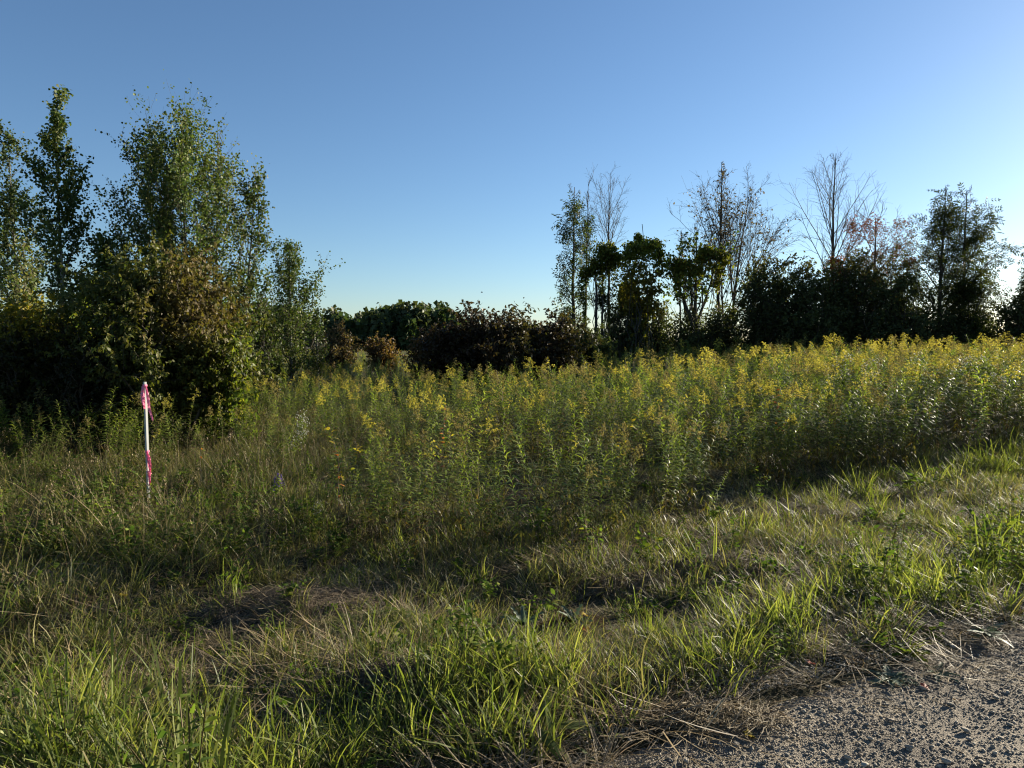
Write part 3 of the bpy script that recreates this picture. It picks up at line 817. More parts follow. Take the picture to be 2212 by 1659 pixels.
def blades(g, rng, n, rad_, hmin, hmax, w, lean=.35, curve=.5, slot=0, cut=.35, flat=False, zoff=0.0, S=4, azc=None, azs=3.2):
    """n curved grass blades standing in a tuft; cut = share of blades mown off square"""
    a = rng.uniform(0, 2 * pi, n); r = rad_ * np.sqrt(rng.uniform(0, 1, n))
    root = np.stack([np.cos(a) * r, np.sin(a) * r, np.full(n, -.01) + zoff * rng.uniform(0, 1, n)], -1)
    az = rng.uniform(0, 2 * pi, n) if azc is None else azc + rng.normal(0, azs, n)
    az = np.where(rng.uniform(0, 1, n) < .5, az, a)if azc is None else az
    h = rng.uniform(hmin, hmax, n)
    th = np.abs(rng.normal(lean, lean * .5, n)) if not flat else rng.uniform(1.15, 1.6, n)
    cv = rng.normal(curve, curve * .5, n) if not flat else rng.normal(.0, .3, n)
    P = np.zeros((n, S + 1, 3)); P[:, 0] = root
    for s in range(S):
        t = th + cv * (s / S) ** 1.3 * 1.2
        d = np.stack([np.cos(az) * np.sin(t), np.sin(az) * np.sin(t), np.cos(t)], -1)
        P[:, s + 1] = P[:, s] + d * (h / S)[:, None]
    wa = az + pi / 2 + rng.normal(0, .7, n)
    Wd = np.stack([np.cos(wa), np.sin(wa), np.zeros(n)], -1)
    ww = w * rng.uniform(.6, 1.3, n)
    iscut = rng.uniform(0, 1, n) < cut
    prof = np.array([.7, 1, .95, .7, .06]) if S == 4 else np.array([.8, 1, .75, .05])
    pr = np.tile(prof, (n, 1)); pr[iscut, -1] = .6; pr[iscut, -2] = .8
    A = P - Wd[:, None] * (ww[:, None] * pr * .5)[..., None]; B = P + Wd[:, None] * (ww[:, None] * pr * .5)[..., None]
    V = np.stack([A, B], 2).reshape(n, -1, 3)
    k = (S + 1) * 2
    q = np.array([[2 * s, 2 * s + 1, 2 * s + 3, 2 * s + 2] for s in range(S)])
    F = (q[None] + (np.arange(n) * k)[:, None, None]).reshape(-1, 4)
    g.add(V.reshape(-1, 3), F, slot)
    return P

rngp = np.random.default_rng(5)
lush = []
for i in range(8):
    g = Geo(); blades(g, rngp, 24, .11, .07, .29, .0070, .36, .5, 0, .5); blades(g, rngp, 10, .09, .1, .26, .0055, .5, 1.6, 0, .1)
    blades(g, rngp, 16, .12, .05, .18, .0045, .6, .6, 1, .2)
    lush.append(g.mesh('lush_tuft', [M['lush_grass'], M['dull_grass']]))
dull = []
for i in range(8):
    g = Geo(); blades(g, rngp, 26, .10, .07, .21, .0042, .5, .6, 0, .3); blades(g, rngp, 10, .10, .06, .18, .003, .7, .5, 1, .3)
    dull.append(g.mesh('dull_tuft', [M['dull_grass'], M['straw']]))
thatch = []
for i in range(8):
    g = Geo(); blades(g, rngp, 34, .14, .08, .26, .0035, 1, .2, 0, .5, flat=True, zoff=.05)
    thatch.append(g.mesh('thatch', [M['straw'] if i < 5 else M['brown_straw']]))
tall = []
for i in range(8):
    g = Geo(); blades(g, rngp, 30, .11, .2, .5, .0045, .5, 1.1, 0, .05); P = blades(g, rngp, 3, .08, .4, .7, .0026, .3, .4, 1, 0)
    tip = P[:, -1]
    for k in range(6):
        add_leaves(g, T_diamond(.25), tip - np.array([0, 0, .012 * k]) + rngp.normal(0, .005, tip.shape), rngp.normal(size=tip.shape) * .5 + [0, 0, 1], rngp.normal(size=tip.shape), .014, 1)
    tall.append(g.mesh('tall_grass_tuft', [M['dull_grass'], M['straw']]))

def weed_mesh(rng, h=.3, n=34, ls=.045, mat='weed_leaf', stems=5, spread=.10, T=None):
    g = Geo()
    P = np.zeros((stems, 6, 3)); t = np.linspace(0, 1, 6)
    az = rng.uniform(0, 6.28, stems)
    for i in range(stems):
        P[i, :, 0] = np.cos(az[i]) * spread * t; P[i, :, 1] = np.sin(az[i]) * spread * t
        P[i, :, 2] = h * t * rng.uniform(.6, 1)
    tubes(g, P, np.full((stems, 6), .0018), 3, 1)
    p, d = hosts_points(rng, P, n * stems, .1)
    az = rng.uniform(0, 6.28, len(p)); d2 = np.stack([np.cos(az), np.sin(az), rng.uniform(-.1, .9, len(p))], -1)
    add_leaves(g, T or T_lance(.2, .2), p, d2, np.array([0, 0, 1.]) + rng.normal(0, .4, p.shape), ls * rng.uniform(.6, 1.3, len(p)), 0)
    return g.mesh('weed', [M[mat], M['stem']])
weeds = [weed_mesh(rngp, rngp.uniform(.2, .42), 16, rngp.uniform(.03, .05)) for i in range(6)]
clover = [weed_mesh(rngp, .09, 12, .022, spread=.12, stems=8, T=T_round(.5)) for i in range(4)]

def goldenrod(rng, h, kind):
    """stem, leaves and plume of one goldenrod; kind: flower, bud, green, faded"""
    gs, glf, gf = Geo(), Geo(), Geo()
    S = 12; t = np.linspace(0, 1, S)
    lean = rng.normal(0, .13, 2); fs = rng.uniform(.6, 1.2)
    P = np.zeros((1, S, 3)); P[0, :, 2] = h * t; P[0, :, 0] = lean[0] * t ** 2; P[0, :, 1] = lean[1] * t ** 2
    P[0, 1:] += rng.normal(0, .004, (S - 1, 3))
    tubes(gs, P, (.0035 * (1 - .65 * t))[None], 4)
    nl = int(66 * h); tt = np.linspace(.08, .97 if kind == 'green' else .86, nl)
    f = tt * (S - 1); i = np.minimum(f.astype(int), S - 2); f = (f - i)[:, None]
    p = P[0, i] * (1 - f) + P[0, i + 1] * f
    az = np.arange(nl) * 2.4 + rng.normal(0, .3, nl)
    up = .25 + .9 * tt ** 2 + rng.normal(0, .12, nl)
    d = np.stack([np.cos(az), np.sin(az), up], -1)
    d[tt < .3, 2] -= .6
    size = .125 * np.where(tt < .55, .85, 1.0 - .75 * (tt - .55) / .45) * rng.uniform(.75, 1.15, nl)
    if kind == 'green': size = .125 * np.where(tt < .6, .85, 1.0 - .5 * (tt - .6) / .4)
    nn = np.stack([-np.cos(az) * .4, -np.sin(az) * .4, np.ones(nl)], -1) + rng.normal(0, .15, (nl, 3))
    keep = rng.uniform(0, 1, nl) < np.where(tt < .3, .45, 1)
    tint = np.clip((.42 - tt) / .25 + rng.normal(0, .25, nl), 0, 1)
    add_leaves(glf, T_lance(.09, .38), p[keep], d[keep], nn[keep], size[keep], 0, tint[keep])
    if kind != 'green':
        nb = {'flower': 14, 'bud': 7, 'faded': 11}[kind]
        face = rng.uniform(0, 6.28)
        Q = np.zeros((nb, 6, 3)); s6 = np.linspace(0, 1, 6)
        for b in range(nb):
            tb = .82 + .18 * b / nb
            fi = tb * (S - 1); ii = min(int(fi), S - 2)
            o = P[0, ii] * (1 - (fi - ii)) + P[0, ii + 1] * (fi - ii)
            a = b * 2.4 + rng.normal(0, .3)
            L = fs * (.135 if kind == 'flower' else .08 if kind == 'bud' else .12) * (1.12 - (b / nb)) ** .75 * rng.uniform(.75, 1.15)
            Q[b, :, 0] = o[0] + np.cos(a) * L * s6 + .15 * L * cos(face) * s6; Q[b, :, 1] = o[1] + np.sin(a) * L * s6 + .15 * L * sin(face) * s6
            Q[b, :, 2] = o[2] + L * (.75 * s6 - .62 * s6 ** 2.2)
        tubes(gs, Q, np.full((nb, 6), .0012), 3)
        nf = {'flower': 24, 'bud': 14, 'faded': 18}[kind] * nb
        p, dd = hosts_points(rng, Q, nf, .12)
        p = p + np.abs(rng.normal(0, .008, p.shape)) * np.array([0, 0, 1]) + rng.normal(0, .0045, p.shape)
        d = nrm(rng.normal(size=p.shape) + np.array([0, 0, .9]))
        add_leaves(gf, T_diamond(.42, .25), p, d, rng.normal(size=p.shape), .0125 * rng.uniform(.6, 1.3, len(p)), 0)
    return gs, glf, gf

GR = []   # (kind, stem mesh, leaf mesh, plume mesh, joined mesh)
kinds = ['flower'] * 8 + ['bud'] * 4 + ['green'] * 6 + ['faded'] * 5
rg = np.random.default_rng(21)
for k in kinds:
    gs, glf, gf = goldenrod(rg, rg.uniform(.95, 1.12) * (1.0 if k != 'green' else .95), k)
    fm = M['goldenrod_faded'] if k == 'faded' else M['goldenrod_flower']
    ms = gs.mesh('goldenrod_stem', [M['stem']]); ml = glf.mesh('goldenrod_leaves', [M['goldenrod_leaf']])
    mf = gf.mesh('goldenrod_plume', [fm]) if gf.b else None
    J = Geo(); 
    for (V, F, s, t) in gs.b: J.add(V, F, 1, t)
    for (V, F, s, t) in glf.b: J.add(V, F, 0, t)
    for (V, F, s, t) in gf.b: J.add(V, F, 2, t)
    GR.append((k, ms, ml, mf, J.mesh('goldenrod', [M['goldenrod_leaf'], M['stem'], fm])))

def aster_parts(rng, h, fm):
    gs, gf = Geo(), Geo()
    P, R = trunk_line(rng, h, tuple(rng.normal(0, .1, 2)), 8, .03, .003, .4)
    Q, Rq, _, _ = grow(rng, P, R, 8, .7, 1, rad(45), h * .16, 5, .25, .1, .6, lambda t: 1.2 - .7 * t, .3)
    Q2, R2, _, _ = grow(rng, Q, Rq, 5, .3, 1, rad(40), h * .09, 3, .2, .1, .6)
    tubes(gs, P, R, 3); tubes(gs, Q, np.maximum(Rq, .001), 3); tubes(gs, Q2, np.full_like(R2, .0007), 3)
    pl, dl = hosts_points(rng, Q, 160, .0); dd, nn = leaf_axes(rng, dl, .0)
    gl = Geo(); add_leaves(gl, T_lance(.09, .2), pl, dd, nn, .04 * rng.uniform(.6, 1.3, len(pl)), 0)
    p = np.concatenate([Q2[:, -1], Q[:, -1]]); 
    for k in range(3):
        d = nrm(rng.normal(size=p.shape) + [0, 0, .3]); add_leaves(gf, T_round(.5), p - d * .007, d, rng.normal(size=p.shape) + [0, 0, 1], .015 * rng.uniform(.7, 1.2, len(p)), 0)
    return gs.mesh('aster_stem', [M['stem']]), gl.mesh('aster_leaves', [M['goldenrod_leaf']]), gf.mesh('aster_flowers', [M[fm]])

# ================================================================ SCATTER
rs = np.random.default_rng(33)
def on_surface(x, y):
    return np.stack([x, y, ground_z(x, y)], -1)

def stake_gap(x, y):
    return 1 - .95 * np.exp(-((x + 3.40) / .20) ** 2 - ((y - 6.75) / .45) ** 4)
def strew(n_per_m2, y0, y1, accept, pad=1.0, seed=0):
    """random ground points between distances y0 and y1 within the widened view"""
    r = np.random.default_rng(1000 + seed)
    xw = lambda y: .76 * y + pad
    area = (xw(y0) + xw(y1)) * (y1 - y0)
    n = int(area * n_per_m2)
    y = y0 + (y1 - y0) * r.uniform(0, 1, n); 
    w = xw(y) / xw(y1); keep = r.uniform(0, 1, n) < w
    y = y[keep]; x = r.uniform(-1, 1, len(y)) * xw(y)
    n2 = len(y)
    k = r.uniform(0, 1, n2) < accept(x, y) * stake_gap(x, y)
    return x[k], y[k], r

# ---- goldenrod field
def field_dens(x, y):
    e = field_edge(x)
    inside = sstep(-.1, .25, y - e + .3 * vnoise(x * 1.3, y * 1.3))
    holes = sstep(-.75, -.2, fbm(x * .45 + 5, y * .45, 3))
    frontc = np.exp(-((y - e) / 1.6) ** 2) * sstep(-1.9, -1.2, x)
    d = inside * np.maximum(.12 + .75 * holes, frontc)
    # dark hollow behind the stake and the mown gap
    # scattered low ones among the wild grass round the stake
    d = np.maximum(d, .16 * sstep(-1.2, -1.8, x) * sstep(5.2, 5.8, y))
    gap = np.exp(-((y - 8.15 - .22 * x) / .85) ** 4) * (1 - sstep(.2, 2.2, x)) * sstep(-4.6, -3.4, x)
    d = d * (1 - .9 * gap)
    hx, hy = x + 2.0, y - 8.7
    d = d * (1 - .75 * np.exp(-(hx / 1.8) ** 2 - (hy / .8) ** 2))
    # room for the shrubs at the left
    d = d * (1 - np.exp(-((x + 6.4) / 3.3) ** 4 - ((y - 11.6) / 1.4) ** 4))
    d = d * (1 - np.exp(-((x + .8) / 3.2) ** 4 - ((y - 21.8) / 1.5) ** 4))
    return d
def top_h(x, y):
    h = np.interp(x, [-8, -3, -1.2, .5, 2.5, 5, 9, 20], [.82, .84, .92, .98, 1.05, 1.16, 1.24, 1.26])
    h = h * np.interp(y - field_edge(x), [-1, -.3, .1, .5, 1.5, 8, 25], [.45, .6, .95, 1.03, 1.0, 1.0, 1.02])
    return .97 * h * (1 + .20 * fbm(x * .8, y * .8 + 9, 2))

xs, ys = [], []
for (a, b, dn) in ((5.0, 10, 27), (10, 16, 18), (16, 26, 9), (26, 44, 4.5), (44, 85, 2.0)):
    x, y, _ = strew(dn, a, b, field_dens, seed=int(a * 10)); xs.append(x); ys.append(y)
gxp = np.concatenate(xs); gyp = np.concatenate(ys)
n = len(gxp)
# share of flowering plants, by place
fl = np.interp(gxp / gyp, [-.8, -.45, -.25, 0, .2, .45, .8], [.08, .10, .17, .09, .20, .42, .48]) + .20 * fbm(gxp * .5, gyp * .5 + 40, 2)
fl = np.where(gyp > 14, fl + np.interp(gxp / gyp, [-.5, -.2, 0, .6], [.30, .15, 0, 0]), fl)
edge_d = gyp - field_edge(gxp)
fl = .85 * fl - .28 * (1 - sstep(.4, 1.6, edge_d))
rr = rs.uniform(0, 1, n); pick = np.zeros(n, int)
kidx = {k: [i for i, q in enumerate(kinds) if q == k] for k in set(kinds)}
for i in range(n):
    if rr[i] < fl[i] * .62: c = kidx['flower']
    elif rr[i] < fl[i] * .62 + .12: c = kidx['bud']
    elif rr[i] < fl[i] * .62 + .32: c = kidx['faded']
    else: c = kidx['green']
    pick[i] = c[rs.integers(len(c))]
gscl = top_h(gxp, gyp) * np.clip(rs.normal(1, .14, n), .6, 1.3)
grot = np.stack([rs.normal(0, .15, n), rs.normal(0, .15, n), rs.uniform(0, 6.28, n)], -1)
P0 = on_surface(gxp, gyp); P0[:, 2] -= .01
# the nearest ones one can see become plants of their own
vis = (np.abs(gxp / gyp) < .70)
front = np.where(vis, edge_d + .12 * gyp, 99)
order = np.argsort(front)[:290]
solo = np.zeros(n, bool); solo[order] = True
ZN = [(-.62, 'at the left edge of the view'), (-.47, 'left of the survey stake'), (-.36, 'just behind and right of the survey stake'), (-.2, 'at the left end of the centre stand'),
      (-.08, 'left of the middle of the centre stand'), (.05, 'in the middle of the centre stand'), (.18, 'at the right end of the centre stand'), (.33, 'where the field edge turns back'),
      (.5, 'at the foot of the right-hand stand'), (9, 'at the far right end of the right-hand stand')]
LK = {'flower': 'goldenrod with arching yellow plume', 'bud': 'goldenrod with narrow yellow plume', 'green': 'flowerless leafy goldenrod', 'faded': 'goldenrod with faded brown plume'}
for i in order:
    k, ms, ml, mf, _ = GR[pick[i]]
    zone = next(zn for lim, zn in ZN if gxp[i] / gyp[i] < lim)
    size = 'tall ' if gscl[i] > 1.0 else 'short ' if gscl[i] < .72 else ''
    root = empty('goldenrod', P0[i]); root.rotation_euler = grot[i]; s = gscl[i]; root.scale = (s, s, s)
    tag(root, size + LK[k] + ' ' + zone, 'goldenrod', size + LK[k] + ' ' + zone)
    obj('stem', ms, root); obj('leaves', ml, root)
    if mf: obj('plume', mf, root)
lib = library('goldenrod_kinds', [g[4] for g in GR])
instancer('goldenrod_field', lib, P0[~solo], grot[~solo], gscl[~solo], pick[~solo], 'field of goldenrod filling the middle distance behind the front rank')

# individual tall goldenrods standing out of the field against what is behind
STAND = [(1030, 838, 9.4, 'flower', 'tall goldenrod poking up at the middle of the field behind the orange-leaved sapling'),
         (1165, 768, 13.5, 'flower', 'lone tall goldenrod with yellow tip left of the field centre line'),
         (1555, 748, 14.5, 'flower', 'goldenrod standing above the rest below the tall bare tree'),
         (1600, 744, 14.0, 'flower', 'goldenrod with the highest yellow plume below the domed dark thicket'),
         (1500, 760, 14.0, 'flower', 'goldenrod with spread plumes below the forked vine tree'),
         (1915, 735, 12.5, 'bud', 'goldenrod with feathery unopened plume sticking up under the red tree'),
         (1978, 738, 13.0, 'bud', 'goldenrod with flat opened top beside the feathery unopened one'),
         (2005, 728, 13.4, 'flower', 'goldenrod plume seen against the bright gap at the ash trunks'),
         (225, 832, 9.0, 'green', 'tall leafy goldenrod in the shade of the domed shrub left of the stake'),
         (398, 838, 8.9, 'bud', 'goldenrod with yellow tips just right of the stake top'),
         (480, 845, 9.3, 'bud', 'goldenrod with yellow tips further right of the stake top'),
         (1795, 838, 9.9, 'flower', 'goldenrod with drooping plume before the dark face of the right-hand stand'),
         (1640, 850, 9.4, 'flower', 'goldenrod left of the one with the drooping plume')]
for (px, top, dist, k, lab) in STAND:
    c = at(px, top, dist); z = float(ground_z(c[0], dist))
    j = kidx[k][int(px) % len(kidx[k])]
    _, ms, ml, mf, _ = GR[j]
    zmax = max(v.co.z for v in (mf or ml).vertices)
    root = empty('goldenrod', (c[0], dist, z - .01), px * .37, (c[2] - z) / zmax)
    tag(root, lab, 'goldenrod', 'goldenrods standing out of the field')
    obj('stem', ms, root); obj('leaves', ml, root)
    if mf: obj('plume', mf, root)

# asters
ra = np.random.default_rng(61)
AST = [aster_parts(ra, .8, 'white_flower') for _ in range(3)]
PAST = [aster_parts(ra, .5, 'purple_flower') for _ in range(2)]
whites = [(645, 890, 7.9), (610, 930, 7.4), (690, 1090, 6.0), (1540, 905, 9.3), (1420, 850, 11), (660, 905, 7.8)]
for i in range(26):
    whites.append((ra.uniform(1780, 2200), ra.uniform(765, 830), ra.uniform(11.6, 13.5)))
for i, (px, top, dist) in enumerate(whites):
    c = at(px, top, dist); z = float(ground_z(c[0], dist)); ms, ml, mf = AST[i % 3]
    root = empty('white_aster', (c[0], dist, z), ra.uniform(0, 6), max(.45, (c[2] - z) / .88))
    wh = ('right of the stake' if px < 800 else 'at the middle of the field' if px < 1700 else 'at the left end of the right-hand stand' if px < 1900
          else 'in the middle of the right-hand stand' if px < 2050 else 'at the right edge of the view')
    tag(root, 'white aster in flower among the goldenrods ' + wh, 'aster', 'white asters ' + wh)
    obj('stem', ms, root); obj('leaves', ml, root); obj('flowers', mf, root)
for i, (px, top, dist) in enumerate([(600, 1030, 6.1)]):
    c = at(px, top, dist); z = float(ground_z(c[0], dist)); ms, ml, mf = PAST[i % 2]
    root = empty('purple_aster', (c[0], dist, z), ra.uniform(0, 6), max(.4, (c[2] - z) / .55))
    tag(root, 'small purple aster half hidden in the weeds right of the stake', 'aster')
    obj('stem', ms, root); obj('leaves', ml, root); obj('flowers', mf, root)

# ---- ground cover
def verge(x, y):
    u, v = uv_of(x, y)
    return sstep(.0, .28, v - road_edge(u) - .02) 
def in_view_lush(x, y):
    u, v = uv_of(x, y)
    b = verge(x, y)
    a = .9 * np.exp(-((v - 2.78 - .15 * vnoise(u * 1.2, 2)) / .34) ** 2) * sstep(-.3, .15, fbm(x * 2.0 + 3, y * 2.0, 2))
    # second patch: lower left corner, and the right-hand bank at the field edge
    c = .75 * np.exp(-((x + 1.3) / 1.3) ** 2 - ((y - 2.75) / .4) ** 2) * sstep(-.4, .1, fbm(x * 2.5, y * 2.5, 2))
    r = .5 * np.exp(-((x - 6.0) / 2.4) ** 2 - ((y - field_edge(x) + .8) / .6) ** 2)
    base = .03
    return b * np.clip(a + c + r + base, 0, 1)
def cover(name, lib, dens, acc, bands, smin, smax, label, tilt=.12, seed=0, nvar=None, lean=0.0):
    X_, Y_ = [], []
    for (a, b, f) in bands:
        x, y, _ = strew(dens * f, a, b, acc, seed=seed + int(a * 7)); X_.append(x); Y_.append(y)
    x = np.concatenate(X_); y = np.concatenate(Y_); n = len(x); r = np.random.default_rng(seed + 5)
    rz = r.uniform(0, 6.28, n); th = lean * r.uniform(.3, 1.5, n)
    rot = np.stack([r.normal(0, tilt, n) - th * np.sin(rz), r.normal(0, tilt, n) - th * np.cos(rz), rz], -1)
    patch = 1 + .75 * fbm(x * 1.7 + 7, y * 1.7, 3)
    return instancer(name, lib, on_surface(x, y), rot, r.uniform(smin, smax, n) * patch, r.integers(0, nvar, n), label)

LB = {k: library(k, v) for k, v in (('lush', lush), ('dull', dull), ('thatch', thatch), ('tallg', tall), ('weeds', weeds), ('clover', clover))}
near = [(2.0, 4.2, 1.0), (4.2, 7, .8), (7, 12, .45)]
cover('lush_verge_grass', LB['lush'], 120, in_view_lush, near, .55, 1.3, 'bright green broad-bladed grass along the edge of the gravel', .16, 1, 8, .25)
def acc_dull(x, y):
    return verge(x, y) * (.45 + .55 * sstep(-.4, .3, fbm(x * 1.1 + 11, y * 1.1, 2)))
cover('mown_verge_grass', LB['dull'], 120, acc_dull, near + [(12, 22, .12)], .6, 1.2, 'short mown dull green grass between the gravel and the weeds', .2, 2, 8, .1)
def acc_thatch(x, y):
    return sstep(-.25, .1, uv_of(x, y)[1] - road_edge(uv_of(x, y)[0]) + .1 * vnoise(x * 5, y * 5)) * (.35 + .65 * sstep(-.3, .3, fbm(x * 1.3, y * 1.3 + 20, 3)))
cover('cut_straw_cover', LB['thatch'], 95, acc_thatch, near, .6, 1.2, 'flattened dead straw lying on the mown verge', .12, 3, 8)
def acc_tall(x, y):
    e = field_edge(x)
    leftz = sstep(-1.2, -1.9, x + .25 * vnoise(x * 2, y * 2)) * sstep(4.6, 5.3, y + .2 * x * 0)
    edge = np.exp(-((y - e + .15) / .35) ** 2) * .25
    deep = .12 * sstep(0, .5, y - e)
    deep = deep + .25 * np.exp(-((y - 8.15 - .22 * x) / .85) ** 4) * (x < 1.5)
    return np.clip(np.maximum(np.maximum(leftz, edge), deep), 0, 1) * (1 - .85 * np.exp(-((x + 3.45) / .22) ** 2 - ((y - 6.7) / .4) ** 2)) * (.5 + .5 * sstep(-.4, .2, fbm(x * 1.2, y * 1.2 + 50, 2)))
cover('tall_wild_grass', LB['tallg'], 42, acc_tall, [(4.3, 9, 1), (9, 16, .5), (16, 34, .2)], .5, 1.0, 'tall thin wild grass round the stake and along the foot of the weeds', .2, 4, 8)
def acc_weed(x, y):
    u, v = uv_of(x, y)
    c = .9 * np.exp(-((x - 4.0) / 1.5) ** 2 - ((v - 2.9) / .7) ** 2) + .8 * sstep(-1.0, -1.8, x) * sstep(4.8, 5.6, y) * (1 - sstep(8, 9, y)) + .05
    return verge(x, y) * c
cover('leafy_weeds', LB['weeds'], 40, acc_weed, near, .6, 1.2, 'low leafy weeds on the right of the verge and round the stake', .2, 6, 6)
cover('clover_cover', LB['clover'], 30, lambda x, y: verge(x, y) * .45, near[:2], .6, 1.2, 'tiny-leaved clover in the verge', .1, 7, 4)

# ================================================================ GRAVEL
import bmesh
def stone_mesh(name, rng, sub, flat, mats, rough=.22):
    bm = bmesh.new(); bmesh.ops.create_icosphere(bm, subdivisions=sub, radius=.5)
    V = np.array([v.co[:] for v in bm.verts]); F = np.array([[v.index for v in f.verts] for f in bm.faces]); bm.free()
    # knock a few flat facets off and stretch
    for _ in range(7):
        nn = nrm(rng.normal(size=3)); d = V @ nn; lim = rng.uniform(.28, .42)
        V = V - np.maximum(d - lim, 0)[:, None] * nn * .9
    V = V * (1 + rough * vnoise(V[:, 0] * 3 + rng.uniform(0, 50), V[:, 1] * 3 + V[:, 2] * 2))[:, None]
    V = V * np.array([1.0, rng.uniform(.6, .9), flat * rng.uniform(.7, 1.2)])
    return Geo().add(V, F).mesh(name, mats, smooth=True)
def pebble_mat(name, cols):
    m = new_mat(name); nt = m.node_tree; N = nt.nodes; L = nt.links
    oi = N.new("ShaderNodeObjectInfo"); r = ramp(nt, cols); L.new(oi.outputs['Random'], r.inputs[0])
    tc = N.new("ShaderNodeTexCoord"); no = N.new("ShaderNodeTexNoise"); no.inputs['Scale'].default_value = 6; no.inputs['Detail'].default_value = 6
    L.new(tc.outputs['Object'], no.inputs[0])
    mr = N.new("ShaderNodeMapRange"); mr.inputs[3].default_value = .55; mr.inputs[4].default_value = 1.4; L.new(no.outputs[0], mr.inputs[0])
    vm = N.new("ShaderNodeVectorMath"); vm.operation = 'SCALE'; L.new(r.outputs[0], vm.inputs[0]); L.new(mr.outputs[0], vm.inputs[3])
    p = N.new("ShaderNodeBsdfPrincipled"); p.inputs['Roughness'].default_value = .8; p.inputs['Specular IOR Level'].default_value = .25
    L.new(vm.outputs[0], p.inputs['Base Color'])
    b = N.new("ShaderNodeBump"); b.inputs['Strength'].default_value = .5; b.inputs['Distance'].default_value = .05
    L.new(no.outputs[0], b.inputs['Height']); L.new(b.outputs[0], p.inputs['Normal'])
    o = N.new("ShaderNodeOutputMaterial"); L.new(p.outputs[0], o.inputs[0])
    return m
M['pebble'] = pebble_mat('pebble', [(.17, .15, .12), (.30, .26, .20), (.22, .195, .16), (.44, .38, .29), (.2, .175, .14), (.34, .295, .225), (.25, .20, .15)])
rk = np.random.default_rng(71)
LBp = library('pebble_kinds', [stone_mesh('pebble', rk, 1, .55, [M['pebble']]) for _ in range(12)])
def road_points(n, umin, umax, vmin, seed, fall=0.0):
    r = np.random.default_rng(seed)
    u = r.uniform(umin, umax, n); v = vmin + (2.5 - vmin) * r.uniform(0, 1, n)
    x, y = xy_of(u, v)
    k = (np.abs(x) < .76 * y + .5) & (y > 1.9) & (v < road_edge(u) + .2 + .1 * r.normal(size=n))
    if fall: k &= r.uniform(0, 1, n) < np.clip(.35 + .65 * (.5 + fbm(x * 2.2, y * 2.2, 3)), 0, 1)
    return u[k], v[k], x[k], y[k], r
def gravel(name, n, umin, umax, vmin, smin, smax, seed, label, sink=.25, fall=1):
    u, v, x, y, r = road_points(n, umin, umax, vmin, seed, fall)
    k = len(x)
    s = smin * (smax / smin) ** (r.uniform(0, 1, k) ** 2.2)
    z = np.maximum(road_z(x, y), np.where(v > road_edge(u) - .02, ground_z(x, y), -9)) + s * (.5 - sink) * .5
    rot = np.stack([r.normal(0, .25, k), r.normal(0, .25, k), r.uniform(0, 6.28, k)], -1)
    return instancer(name, LBp, np.stack([x, y, z], -1), rot, s, r.integers(0, 12, k), label)
gravel('fine_gravel', 150000, 1.0, 7, -.9, .006, .014, 1, 'fine gravel chips covering the road')
gravel('loose_gravel', 60000, 1.0, 9, -.9, .010, .026, 2, 'loose rounded pebbles lying on the road')

STONES = [(2085, 1572, .050, 'flat pale angular stone catching the light on the gravel'), (2045, 1640, .055, 'rounded ridged stone at the bottom edge of the gravel'),
          (2095, 1590, .035, 'small pale oval stone right of the flat pale one'), (2048, 1665, .045, 'stone cut by the bottom edge under the ridged one'),
          (1868, 1648, .050, 'rounded stone low on the gravel left of centre'), (1830, 1630, .045, 'peaked grey stone with a sharp top low on the gravel'),
          (2050, 1515, .045, 'wide flat stone catching light on its top high on the gravel'), (1965, 1610, .048, 'pale tapering stone in the middle of the gravel'),
          (1995, 1480, .045, 'dark blocky stone half sunk near the far side of the gravel'), (1925, 1550, .040, 'long smooth stone left of the tapering one'),
          (2000, 1555, .036, 'narrow brown stone between the smooth one and the flat pale one'), (1880, 1590, .036, 'short grey stone left of the peaked gravel rise'),
          (1790, 1470, .045, 'grey stone lying among straw at the gravel margin'), (1850, 1385, .05, 'bluish flat stone at the foot of the grass by the gravel'),
          (2060, 1400, .05, 'wide dark stone at the far margin of the gravel'), (1745, 1430, .035, 'small white stone in the straw at the margin'),
          (1480, 1640, .06, 'broad grey stone beneath the grass tips at the near margin'), (1520, 1600, .055, 'grey stone buried in straw at the near margin'),
          (1590, 1605, .05, 'grey stone beside the drooping yellow leaf'), (2150, 1500, .045, 'dark stone near the right edge of the gravel'),
          (2180, 1560, .04, 'rounded stone at the right edge of the gravel'), (2120, 1640, .042, 'dull oval stone near the bottom right corner'),
          (1700, 1652, .045, 'pale flattish stone at the bottom edge near the straw'), (1650, 1640, .035, 'small stone near the straw at the bottom edge')]
SM = [stone_mesh('stone', rk, 2, .5, [M['pebble']], .18) for _ in range(6)]
for i, (px, py, s, lab) in enumerate(STONES):
    q = on_ground(px, min(py, 1662)); u, v = uv_of(q[0], q[1])
    z = max(float(road_z(q[0], q[1])), float(ground_z(q[0], q[1])) if v > float(road_edge(u)) else -9)
    o = obj('stone', SM[i % 6], None, (q[0], q[1], z + s * .2)); s *= .78; o.scale = (s, s, s); o.rotation_euler = (.1, -.08, px * .7)
    tag(o, lab, 'stone', 'larger stones on the gravel')

